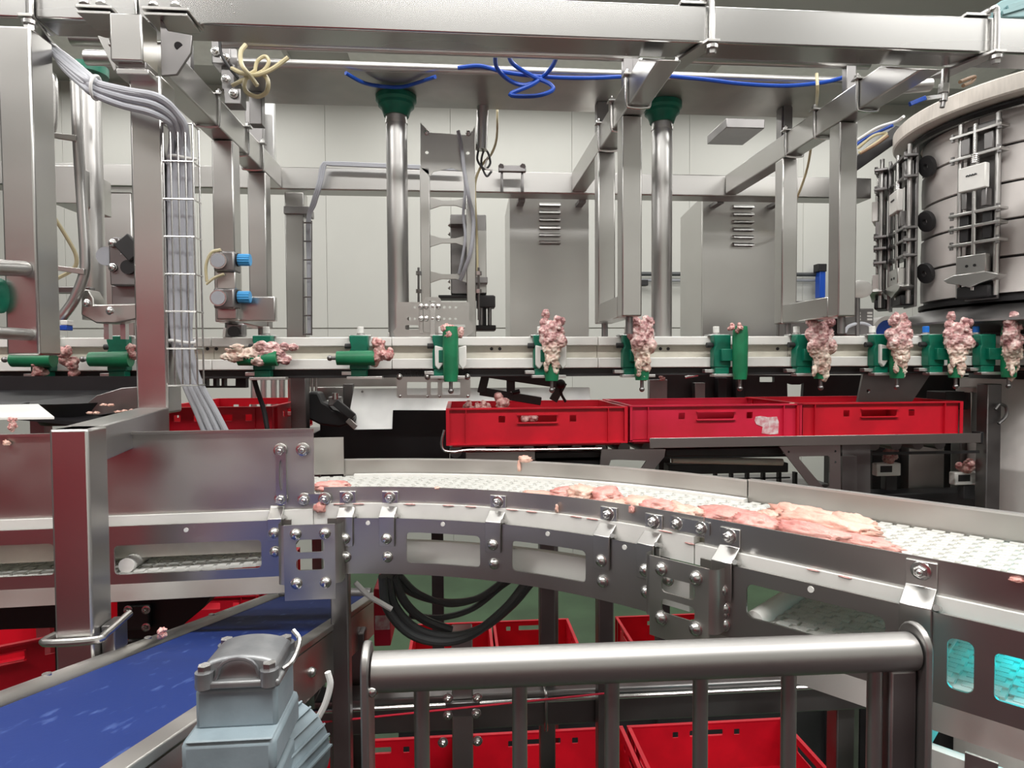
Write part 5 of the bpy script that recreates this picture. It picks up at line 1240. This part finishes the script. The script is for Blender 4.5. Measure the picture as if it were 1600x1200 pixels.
MB().lathe([(0.505, dz1 - 0.018), (0.512, dz1 - 0.022), (0.505, dz1 - 0.026), (0.498, dz1 - 0.022), (0.505, dz1 - 0.018)], (DX, DYc, 0), 96).build('ring_rail', M['pol'], dr)
MB().lathe([(0, dz0 - 0.03), (DR + 0.005, dz0 - 0.025), (DR + 0.005, dz0 - 0.008), (0, dz0 - 0.008)], (DX, DYc, 0), 72).build('dark_collar', M['black'], dr)
MB().lathe([(0.2, E + 0.11), (0.46, E + 0.115), (0.60, E + 0.135), (0.60, E + 0.142), (0.46, E + 0.200), (0.2, E + 0.205)], (DX, DYc, 0), 72).build('skirt', M['darksteel'], dr)
MB().lathe([(0, 0), (0.31, 0), (0.31, E - 0.42), (0.315, E - 0.41), (0.315, E - 0.40), (0.31, E - 0.39), (0.31, E - 0.07), (0, E - 0.07)], (DX, DYc, 0), 56).build('lower_drum', M['drum'], dr)
MB().lathe([(0, E - 0.07), (0.28, E - 0.07), (0.28, E + 0.11), (0, E + 0.11)], (DX, DYc, 0), 40).build('middle_body', M['char'], dr)
# stations on the drum
def ang_for(px, r):
    best = None
    for i in range(140, 300):
        a = math.radians(i); p = Vector((DX + r * math.cos(a), DYc + r * math.sin(a), E + 0.4)); e = abs(pix(p)[0] - px)
        if best is None or e < best[0]: best = (e, i)
    return best[1]
def station(ang, label, ro=0.0, wide=1.12, pm='steel'):
    a = math.radians(ang); n_ = Vector((math.cos(a), math.sin(a), 0)); tg = Vector((-n_.y, n_.x, 0)); up = Vector((0, 0, 1))
    base = Vector((DX, DYc, 0)) + n_ * (DR + 0.004 + ro)
    t = T('drum_station', label, 'machine unit', base + up * (dz0 - 0.02), 'clamp stations around the drum')
    def P(x, o, z): return base + tg * (x * wide) + n_ * o + up * (E + 0.235 + (z - 0.205) * 1.09)
    def B_(x0, x1, o0, o1, z0, z1, nm, m, bev=0.002):
        MB().add([P(x, o, z) for z in (z0, z1) for o in (o0, o1) for x in (x0, x1)], [(0, 2, 3, 1), (4, 5, 7, 6), (0, 1, 5, 4), (2, 6, 7, 3), (0, 4, 6, 2), (1, 3, 7, 5)]).build(nm, M[m], t, bev)
    B_(-0.05, 0.05, 0.0, 0.012, 0.19, 0.77, 'back_plate', 'darksteel')
    for x in (-0.056, 0.056): MB().cyl(P(x, 0.035, 0.20), P(x, 0.035, 0.78), 0.009, 12).build('guide_rod', M['tube'], t)
    MB().cyl(P(0.0, 0.055, 0.22), P(0.0, 0.055, 0.76), 0.008, 12).build('centre_rod', M['pol'], t)
    for z in (0.735, 0.66, 0.475, 0.43, 0.375):
        B_(-0.078, 0.078, 0.012, 0.062, z - 0.005, z + 0.005, 'cross_plate', pm)
        for x in (-0.07, 0.07): MB().cyl(P(x, 0.055, z - 0.013), P(x, 0.055, z + 0.013), 0.007, 6).build('nut', M['darksteel'], t)
    B_(-0.042, 0.042, 0.05, 0.074, 0.545, 0.625, 'white_block', 'white', 0.004)
    MB().tube([P(-0.016 + 0.032 * i / 8, 0.075, 0.592 + (0.003 if i % 2 else 0)) for i in range(9)], 0.0025, 6, 2).build('mark', M['dcable'], t)
    sp_ = [P(0.011 * math.cos(q * 0.9), 0.055 + 0.011 * math.sin(q * 0.9), 0.628 + q * 0.0009) for q in range(40)]
    MB().tube(sp_, 0.003, 6, 1).build('spring', M['pol'], t)
    for x in (-0.03, 0.03): B_(x - 0.008, x + 0.008, 0.03, 0.06, 0.49, 0.545, 'clevis', 'darksteel')
    for x in (-0.035, 0.035): B_(x - 0.014, x + 0.014, 0.014, 0.05, 0.385, 0.47, 'slide_block', 'char')
    B_(-0.045, 0.045, 0.04, 0.07, 0.275, 0.335, 'tool_block', 'steel', 0.003)
    for x in (-0.012, 0.012): MB().cyl(P(x, 0.070, 0.30), P(x, 0.072, 0.30), 0.005, 10).build('hole', M['black'], t)
    MB().prism([P(x, 0.075, z) for x, z in ((-0.085, 0.262), (-0.05, 0.275), (0.05, 0.275), (0.085, 0.262), (0.07, 0.25), (0.03, 0.24), (0.0, 0.228), (-0.03, 0.24), (-0.07, 0.25))], n_ * -0.05).build('jaw_plate', M['steel'], t, 0.002)
    B_(-0.05, 0.05, 0.012, 0.06, 0.195, 0.235, 'roller_block', 'black', 0.006)
    B_(-0.05, -0.02, 0.015, 0.05, 0.67, 0.725, 'upper_block', 'darksteel', 0.004); B_(0.02, 0.05, 0.015, 0.05, 0.67, 0.725, 'upper_block', 'darksteel', 0.004)
    return t
station(ang_for(1522, DR + 0.05), 'clamp station on the drum face beside the right picture edge')
TANG = ang_for(1300, DR + 0.08)
station(TANG + 16, 'clamp station seen edge-on at the left flank of the drum', 0.045, 1.3, 'darksteel')
station(TANG - 3, 'clamp station furthest round the left flank of the drum', 0.10, 1.5, 'darksteel')
for k, (y, lab) in enumerate(((245, 'upper'), (335, 'middle'), (420, 'lower'))):
    aw = math.radians(TANG + 25); c = Vector((DX + (DR + 0.03) * math.cos(aw), DYc + (DR + 0.03) * math.sin(aw), zof(1425, y, 2.3)))
    mb = MB(); mb.lathe([(0.012, -0.008), (0.040, -0.008), (0.042, 0), (0.040, 0.008), (0.012, 0.008), (0.012, -0.008)], (0, 0, 0), 22)
    mb.xf(Matrix.Translation(c) @ Matrix.Rotation(math.radians(75), 4, 'Y')); tag(mb.build('guide_wheel', M['char']), lab + ' dark guide wheel at the left flank of the drum', 'wheel', 'guide wheels on the drum')
t = T('white_shield', 'rounded white shield peeking out behind the right frame', 'shield', at(1342, 525, 2.2))
MB().ball(at(1343, 452, 2.2), 0.036, 10, (1.3, 0.9, 0.9)).build('hood', M['white'], t)
MB().cyl(at(1340, 456, 2.2), at(1340, 526, 2.2), 0.008, 10).build('stem', M['darksteel'], t)
# hoses behind the drum rim
for k, (m_, pts, lab) in enumerate((('wcable', [(1338, 220, 2.6), (1370, 200, 2.55), (1400, 190, 2.5), (1412, 182, 2.45)], 'white hose leading behind the drum rim'),
                                    ('blue', [(1338, 226, 2.6), (1355, 214, 2.58), (1375, 205, 2.55), (1395, 196, 2.5)], 'blue hose leading behind the drum rim'),
                                    ('cream', [(1340, 232, 2.6), (1365, 212, 2.56), (1385, 210, 2.54), (1350, 236, 2.56), (1342, 238, 2.56)], 'cream hose curled behind the drum rim'),
                                    ('brown', [(1344, 240, 2.56), (1370, 225, 2.54), (1388, 212, 2.52)], 'brown hose behind the drum rim'))):
    hose(('white_hose', 'blue_hose', 'cream_hose', 'brown_hose')[k], lab, pts, 0.006, m_)
ht = tag(MB().prism([at(x, y, 2.64) for x, y in ((1330, 250), (1400, 196), (1418, 200), (1400, 224), (1332, 272))], (0, 0.05, 0)).build('hose_trough', M['char'], None, 0.003), 'dark trough holding the coloured hoses behind the drum rim', 'trough')
# ball valve above rim
VY = 1.70
t = T('ball_valve', 'small steel ball valve with dark blue lever above the drum rim', 'valve', at(1472, 170, 1.66))
MB().cyl(at(1478, 108, 1.66), at(1474, 158, 1.66), 0.010, 14).build('pipe', M['pol'], t)
MB().cyl(at(1475, 132, 1.66), at(1474, 146, 1.66), 0.014, 6).build('valve_body', M['pol'], t)
MB().cyl(at(1474, 158, 1.66), at(1472, 168, 1.66), 0.006, 12).build('outlet', M['darksteel'], t)
MB().beam(at(1472, 150, 1.655), at(1444, 154, 1.645), 0.004, 0.010).build('stem', M['pol'], t)
MB().beam(at(1446, 153, 1.645), at(1421, 163, 1.64), 0.008, 0.012).build('lever', M['blue'], t, 0.002)
t = tag(MB().tube([at(1500, 128, 2.02), at(1522, 120, 2.05), at(1518, 128, 2.05), at(1505, 134, 2.02)], 0.006, 8).build('brown_hose', M['brown']), 'reddish brown hose stub lying on the drum rim', 'hose')
t = T('teal_motor', 'pale teal motor housing above the beam in the upper right corner', 'motor', at(1590, 26, 1.75))
MB().prism([at(x, y, 1.75) for x, y in ((1553, 28), (1551, 10), (1566, 0), (1640, -20), (1640, 26))], (0, 0.15, 0)).build('housing', M['teal'], t, 0.004)
for k in range(2): MB().beam(at(1566 + k * 8, 20 - 8 * k, 1.745), at(1640, -14 + 12 - 8 * k, 1.745), 0.006, 0.012).build('rib', M['teal'], t, 0.001)
# lower parts near the drum
t = T('drum_support', 'dark support assembly with grey plates below the rail at the right', 'support', (xof(1450, 700, 2.3), 2.3, 0))
poly_plate([(1349, 583), (1455, 583), (1425, 628), (1340, 628)], [circ(1357, 611, 3)], 2.22, 0.01, 'darksteel', 'slanted_plate', t)
MB().pb(1517, 612, 1545, 680, 2.2, 0.08).build('column', M['steel'], t, 0.003)
MB().pb(1478, 612, 1518, 640, 2.22, 0.1).build('block', M['char'], t, 0.003)
c = at(1517, 610, 2.24); MB().lathe([(0.018, 0), (0.045, 0), (0.047, 0.004), (0.047, 0.016), (0.044, 0.019), (0.018, 0.019), (0.018, 0)], c - Vector((0, 0, 0.006)), 28).build('white_ring', M['white'], t)
MB().pb(1420, 690, 1475, 800, 2.45, 0.05).build('grey_plate', M['sheet'], t, 0.003)
MB().pb(1500, 640, 1535, 800, 2.4, 0.05).build('dark_plate', M['darksteel'], t, 0.003)
MB().box(xof(1363, 740, 2.5), 2.5, 0, xof(1425, 740, 2.5), 2.56, zof(1400, 694, 2.5)).build('dark_column', M['char'], t, 0.003)
MB().box(xof(1475, 740, 2.55), 2.55, 0, xof(1600, 740, 2.55), 2.6, zof(1500, 640, 2.55)).build('rear_plate', M['char'], t, 0.003)
MB().pb(1340, 770, 1600, 800, 2.32, 0.1).build('base_rail', M['char'], t, 0.003)
for (x0, y0, x1, y1) in ((1540, 695, 1562, 1000),): MB().pb(x0, 600, x1, y1, 2.12, 0.05).build('drum_leg', M['darksteel'], t, 0.003)
MB().tube([at(1555, 640, 2.1), at(1562, 632, 2.1), at(1572, 636, 2.1), at(1572, 650, 2.1), at(1560, 662, 2.1)], 0.006, 8).build('hook', M['darksteel'], t)
def lower_clip(px, py, Y, label, k):
    t = T('return_holder', label, 'holder', at(px, py + 40, Y), 'returning holders below the rail')
    MB().pb(px - 20, py + 8, px + 18, py + 28, Y, 0.03).build('white_clip', M['white'], t, 0.004)
    MB().pb(px - 14, py + 12, px + 4, py + 22, Y - 0.002, 0.002).build('clip_slot', M['char'], t)
    MB().pb(px - 6, py + 28, px + 12, py + 50, Y + 0.005, 0.03).build('stem', M['char'], t, 0.003)
    stub(px, py, Y - 0.01, k, ('red meat remnant on the return holder under the track end', 'red meat remnant on the return holder by the drum leg')[k], 1.1, 0.5 + k)
lower_clip(1512, 730, 2.2, 'white clip of a returning holder by the drum leg', 1)
lower_clip(1390, 716, 2.3, 'white clip of a returning holder in the shade under the track end', 0)
# ================================================================== PARTS BEHIND AND BELOW THE RAIL
bk = T('black_machine', 'black panelled machine body behind the crates and below the rail', 'machine', (0.0, 2.75, 0.0))
x0, x1 = xof(500, 680, 2.72), xof(702, 680, 2.72)
MB().box(x0, 2.72, zof(600, 745, 2.72), x1, 2.78, zof(600, 636, 2.72)).build('front_panel', M['black'], bk, 0.003)
MB().box(x1 + 0.002, 2.74, zof(800, 735, 2.74), xof(950, 680, 2.74), 2.80, zof(800, 640, 2.74)).build('front_panel', M['black'], bk, 0.003)
for xx in (x0 + 0.02, x1 - 0.08): MB().box(xx, 2.73, 0, xx + 0.05, 2.77, zof(600, 745, 2.72)).build('leg', M['char'], bk)
sh = T('silver_cover', 'pale silver sheet cover behind the first red crate', 'cover', at(700, 640, 2.62))
MB().plate([(553, 607), (920, 605), (922, 640), (615, 640), (615, 668), (557, 669), (549, 640)], [], lambda u, v, k: at(u, v, 2.62) + Vector((0, k + (v - 605) * -0.0009, 0)), 0.01).build('sheet', M['alu'], sh)
for x, y in ((566, 612), (566, 660), (555, 655)): MB().cyl(at(x, y, 2.58), at(x, y, 2.60), 0.005, 8).build('rivet', M['darksteel'], sh)
gr = T('black_gripper', 'black plastic gripper head in front of the silver cover', 'gripper', at(505, 668, 2.5))
for px in ([(462, 640), (470, 622), (485, 612), (497, 613), (504, 628), (512, 632), (520, 640), (550, 648), (553, 656), (545, 664), (530, 668), (500, 664), (476, 652), (464, 648)],):
    MB().prism([at(x, y, 2.5) for x, y in px], (0, 0.09, 0)).build('body', M['black'], gr, 0.008)
MB().pb(513, 620, 533, 634, 2.48, 0.04).build('clamp', M['darksteel'], gr, 0.003); MB().beam(at(524, 628, 2.47), at(552, 652, 2.47), 0.03, 0.02, (0, 1, 0)).build('arm', M['char'], gr, 0.003)
MB().cyl(at(524, 614, 2.48), at(524, 624, 2.48), 0.012, 10).build('screw', M['pol'], gr); MB().beam(at(543, 656, 2.46), at(556, 668, 2.46), 0.02, 0.014, (0, 1, 0)).build('tip', M['steel'], gr, 0.002)
tag(MB().pb(454, 582, 478, 672, 2.42, 0.06).build('dark_upright', M['darksteel'], None, 0.003), 'dark steel upright behind the black gripper', 'post')
tp = T('aluminium_profile', 'pale aluminium profile with slots below the rail behind the gripper', 'profile', at(560, 605, 2.75))
MB().pb(480, 588, 625, 604, 2.75, 0.05).build('bar', M['sheet'], tp, 0.002)
for x in (482, 488, 494): MB().cyl(at(x, 582, 2.7), at(x, 612, 2.7), 0.006, 8).build('rod', M['pol'], tp)
MB().pb(496, 605, 536, 625, 2.7, 0.03).build('block', M['steel'], tp, 0.002); MB().pb(536, 600, 552, 660, 2.72, 0.03).build('toothed_rack', M['darksteel'], tp, 0.002)
wp = T('pale_rods', 'row of pale vertical rods behind the red crate at the left', 'rods', at(415, 640, 2.9))
for x in (397, 412, 428, 441): MB().cyl(at(x, 582, 2.95), at(x, 640, 2.95), 0.014, 12).build('rod', M['alu'], wp)
MB().pb(434, 644, 456, 650, 2.5, 0.03).build('cross_rod', M['alu'], wp)
hose('black_cable', 'black cable hanging below the sideways holder in front of the red crate', [(394, 582, 2.08), (402, 610, 2.1), (412, 640, 2.12), (418, 672, 2.12)], 0.008, 'black', 'cable')
# black arm frame
af = T('pivot_frame', 'black slanted arm frame between the rail and the first red crate', 'arm', at(810, 625, 2.3))
for a, b, w in (((752, 614), (760, 580), .03), ((757, 583), (874, 600), .028), ((750, 611), (845, 627), .022), ((880, 597), (864, 626), .018), ((798, 590), (798, 612), .02)):
    MB().beam(at(*a, 2.32), at(*b, 2.32), 0.03, w, (0, 1, 0)).build('bar', M['char'], af, 0.002)
MB().cyl(at(812, 611, 2.29), at(800, 614, 2.29), 0.008, 8).build('pin', M['black'], af); MB().ball(at(876, 600, 2.31), 0.018, 8).build('joint', M['black'], af)
MB().tube([at(878, 602, 2.31), at(877, 615, 2.31), at(884, 628, 2.31)], 0.005, 8).build('cable', M['black'], af)
tag(MB().pb(810, 606, 922, 640, 2.72, 0.02).build('white_board', M['white'], None, 0.003), 'plain white board behind the black arm frame', 'board')
dm = T('dark_housing', 'dark machine housing with cut-outs above the middle and right crates', 'machine', at(1140, 640, 2.62))
MB().plate([(1014, 586), (1560, 586), (1560, 645), (1014, 645)], [rrect(1187, 589, 1210, 597, 1, 2), [(1230, 598), (1238, 601), (1250, 601), (1256, 598), (1253, 640), (1231, 640)]], lambda u, v, k: at(u, v, 2.62) + Vector((0, k, 0)), 0.02).build('panel', M['char'], dm)
MB().pb(1015, 593, 1043, 632, 2.58, 0.03).build('grey_plate', M['darksteel'], dm, 0.002)
MB().pb(1086, 598, 1102, 632, 2.56, 0.04).build('side_plate', M['darksteel'], dm, 0.002)
for x in (1122, 1150): MB().pb(x, 590, x + 14, 632, 2.57, 0.04).build('rib', M['black'], dm, 0.002)
stub(1034, 592, 2.56, 2, 'tiny pink scrap on the grey plate between the crates and rail', 0.4, 0.3)
MB().cyl(at(1070, 590, 2.56), at(1090, 586, 2.56), 0.006, 8).build('rod', M['pol'], dm)
for x in (1030, 1300): MB().box(xof(x, 700, 2.64), 2.645, 0, xof(x, 700, 2.64) + 0.05, 2.70, zof(x, 640, 2.64)).build('leg', M['char'], dm)
# controller and lever blocks at the rail right
cb = T('slotted_block', 'dark block with white slots beside the first crowded carcass', 'block', at(1345, 522, 2.25))
MB().pb(1322, 482, 1365, 524, 2.25, 0.05).build('body', M['darksteel'], cb, 0.003)
for x in (1337, 1355):
    for y in (489, 494, 499): MB().pb(x, y - 1.5, x + 8, y + 1.5, 2.248, 0.003).build('slot', M['white'], cb)
t = T('blue_hood', 'rounded white hood with dark blue inside behind the crowded row', 'hood', at(1385, 525, 2.3))
mb = MB(); c = at(1388, 520, 2.32)
mb.lathe([(0.05, 0), (0.064, 0.0), (0.064, 0.10), (0.05, 0.10), (0.05, 0)], (0, 0, 0), 28); mb.xf(Matrix.Translation(c) @ Matrix.Rotation(math.radians(-90), 4, 'X')); mb.build('ring', M['white'], t)
MB().cyl(c + Vector((0, 0.01, 0)), c + Vector((0, 0.05, 0)), 0.048, 24).build('core', M['blue'], t)
tag(MB().tube([at(1320, 520, 2.2), at(1326, 510, 2.2), at(1345, 505, 2.2), at(1360, 510, 2.2), at(1366, 522, 2.2)], 0.006, 8).build('grey_hose', M['cable']), 'grey hose arched in front of the slotted block', 'hose')
# right frame foot box and wall rail
tag(MB().pb(1217, 470, 1318, 528, 2.32, 0.02).build('side_sheet', M['darksteel'], None, 0.003), 'dark steel sheet low between the second cabinet and right frame', 'sheet')
tag(MB().pb(1316, 490, 1330, 522, 2.3, 0.02).build('small_plate', M['steel'], None, 0.002), 'small plain steel plate under the right hanging frame', 'plate')
wr = T('wall_conduit', 'thin dark conduit with blue end running along the back wall', 'conduit', at(1150, 440, 5.9))
MB().cyl(at(1000, 428, 5.93), at(1288, 429, 5.93), 0.02, 10).build('pipe', M['dcable'], wr)
MB().cyl(at(1000, 438, 5.95), at(1288, 438, 5.95), 0.014, 10).build('pipe', M['cable'], wr)
MB().pb(1281, 413, 1290, 465, 5.85, 0.08).build('blue_end', M['blue'], wr, 0.004); MB().pb(1278, 412, 1292, 424, 5.84, 0.08).build('bracket', M['black'], wr, 0.004)
MB().pb(1000, 437, 1013, 446, 5.85, 0.08).build('clip', M['black'], wr, 0.004)
# ================================================================== DARK TROUGH AT THE LEFT
tr = T('dark_trough', 'dark wet steel trough under the rail at the left edge', 'trough', at(110, 660, 1.9))
MB().plate([(-80, 588), (216, 588), (216, 640), (150, 662), (90, 662), (60, 632), (-80, 640)], [], lambda u, v, k: at(u, v, 2.02) + Vector((0, k, 0)), 0.02).build('front', M['black'], tr)
MB().prism([at(-80, 640, 1.75), at(216, 668, 1.75), at(216, 610, 2.02), at(-80, 610, 2.02)], (0, 0, -0.01)).build('tray', M['black'], tr)
MB().lathe([(0.0, 0.0), (0.07, 0.0), (0.11, 0.06), (0.105, 0.06), (0.066, 0.004), (0.0, 0.004)], at(112, 662, 1.85), 28).build('bowl', M['black'], tr)
MB().prism([at(x, y, 1.8) for x, y in ((118, 645), (150, 618), (190, 606), (216, 604), (216, 640), (150, 650))], (0, 0.02, 0)).build('curved_flap', M['darksteel'], tr, 0.002)
for x, dz_ in ((30, 0), (180, 0)): 
    p = at(x, 640, 2.0); MB().box(p.x, 2.045, 0, p.x + 0.04, 2.085, p.z).build('leg', M['darksteel'], tr)
tag(MB().prism([at(-80, 634, 1.55), at(60, 631, 1.62), at(85, 651, 1.5), at(-80, 653, 1.45)], (0, 0, -0.006)).build('white_board', M['white'], None, 0.001), 'pale flat board leaning at the left edge above the hopper', 'board')
stub(20, 664, 1.42, 0, 'pink meat scraps on the shelf below the pale board', 0.4, 1.5)
random.seed(2)
for k in range(7):
    o = put(lump(60 + k, (0.008, 0.006, 0.004), 0.5, m=M['fat']), 'meat_scrap', at(140 + k * 11, 640 + random.uniform(-8, 6), 1.76)); tag(o, 'tiny white scrap lying in the dark trough', 'meat', 'tiny scraps in the trough')
# clamp machine left of post B
cm = T('clamp_machine', 'dark cast clamp machine half hidden by the post with the basket', 'machine', at(180, 525, 1.9))
MB().prism([at(x, y, 1.9) for x, y in ((169, 378), (176, 370), (186, 370), (190, 395), (215, 395), (215, 446), (172, 446), (170, 412))], (0, 0.08, 0)).build('upper_block', M['darksteel'], cm, 0.004)
MB().beam(at(190, 374, 1.89), at(214, 400, 1.89), 0.05, 0.016, (0, 1, 0)).build('lever', M['char'], cm, 0.003)
c = at(202, 418, 1.9); MB().cyl(c, c + Vector((0, -0.01, 0)), 0.02, 18).build('disc', M['black'], cm)
MB().pb(174, 446, 215, 478, 1.93, 0.08).build('neck', M['darksteel'], cm, 0.003)
MB().prism([at(x, y, 1.92) for x, y in ((128, 452), (138, 452), (146, 466), (146, 476), (215, 474), (215, 498), (180, 505), (150, 505), (126, 492))], (0, 0.06, 0)).build('base_plate', M['sheet'], cm, 0.004)
for x, y in ((136, 474), (172, 486), (176, 418), (176, 380)): bolt(at(x, y, 1.897), FRONT, cm, 'dome', 1.0)
c = at(165, 400, 2.0); MB().cyl(c, c + Vector((0, 0.06, 0)), 0.028, 18).build('grey_cap', M['cable'], cm)
for x in (162, 188): MB().pb(x, 505, x + 8, 530, 1.98, 0.02).build('pin', M['alu'], cm)
t = T('blue_plug', 'small blue and white plug at the foot of the bent tube', 'plug', at(97, 515, 1.85))
MB().pb(92, 508, 104, 516, 1.85, 0.03).build('plug', M['blue'], t, 0.002); MB().pb(94, 500, 105, 508, 1.85, 0.03).build('collar', M['white'], t, 0.002)
tag(MB().pb(80, 448, 141, 458, 2.24, 0.03).build('cross_bar', M['darksteel'], None, 0.003), 'dark horizontal bar behind the bent tube', 'bar')
t = T('drain_box', 'dark slotted box below the rail right of the wire basket', 'box', at(350, 606, 2.2))
MB().plate([(318, 578), (384, 578), (384, 606), (318, 606)], [rrect(322, 590, 333, 603, 1, 2), rrect(338, 590, 346, 603, 1, 2), rrect(350, 590, 368, 603, 1, 2)], lambda u, v, k: at(u, v, 2.2) + Vector((0, k, 0)), 0.03).build('body', M['char'], t)
MB().pb(330, 568, 350, 590, 2.18, 0.03).build('bracket', M['steel'], t, 0.003)
t = T('rail_fitting', 'small dark fitting with lever on the rail under the regulators', 'fitting', at(365, 525, 2.1))
MB().pb(352, 505, 380, 526, 2.12, 0.04).build('body', M['darksteel'], t, 0.006)
MB().cyl(at(365, 518, 2.115), at(365, 518, 2.10), 0.018, 14).build('dial', M['char'], t); MB().beam(at(352, 512, 2.1), at(350, 527, 2.1), 0.008, 0.008, (0, 1, 0)).build('lever', M['white'], t)
# green fitting at the left edge
tag(MB().ball(at(0, 462, 1.5), 0.03, 10, (0.5, 1, 1.3)).build('green_knob', M['green']), 'green plastic knob cut by the left picture edge', 'knob')

# dark drive box, and a black sheet added for shade under the straight conveyor
t = T('drive_box', 'black drive box with bolts under the straight conveyor beside the blue belt', 'machine box', at(240, 1010, 1.55))
MB().prism([at(x, y, 1.52) for x, y in ((182, 930), (330, 930), (318, 950), (276, 985), (262, 1000), (182, 1000))], (0, 0.12, 0)).build('housing', M['black'], t, 0.004)
MB().pb(196, 948, 232, 985, 1.50, 0.02).build('cover', M['char'], t, 0.003)
for x, y in ((200, 953), (228, 953), (228, 980)): bolt(at(x, y, 1.498), FRONT, t, 'hex', 0.9)
p = at(200, 1000, 1.56); MB().box(p.x, 1.55, 0, p.x + 0.05, 1.60, p.z).build('leg', M['char'], t)
t = T('shade_sheet', 'black sheet standing in for the shade under the straight conveyor at the left edge', 'panel', at(20, 985, 1.46))
MB().pb(-120, 925, 92, 985, 1.44, 0.01).build('sheet', M['black'], t, 0.002)
p = at(78, 985, 1.44); MB().box(p.x, 1.455, 0, p.x + 0.03, 1.485, p.z + 0.06).build('leg', M['char'], t)
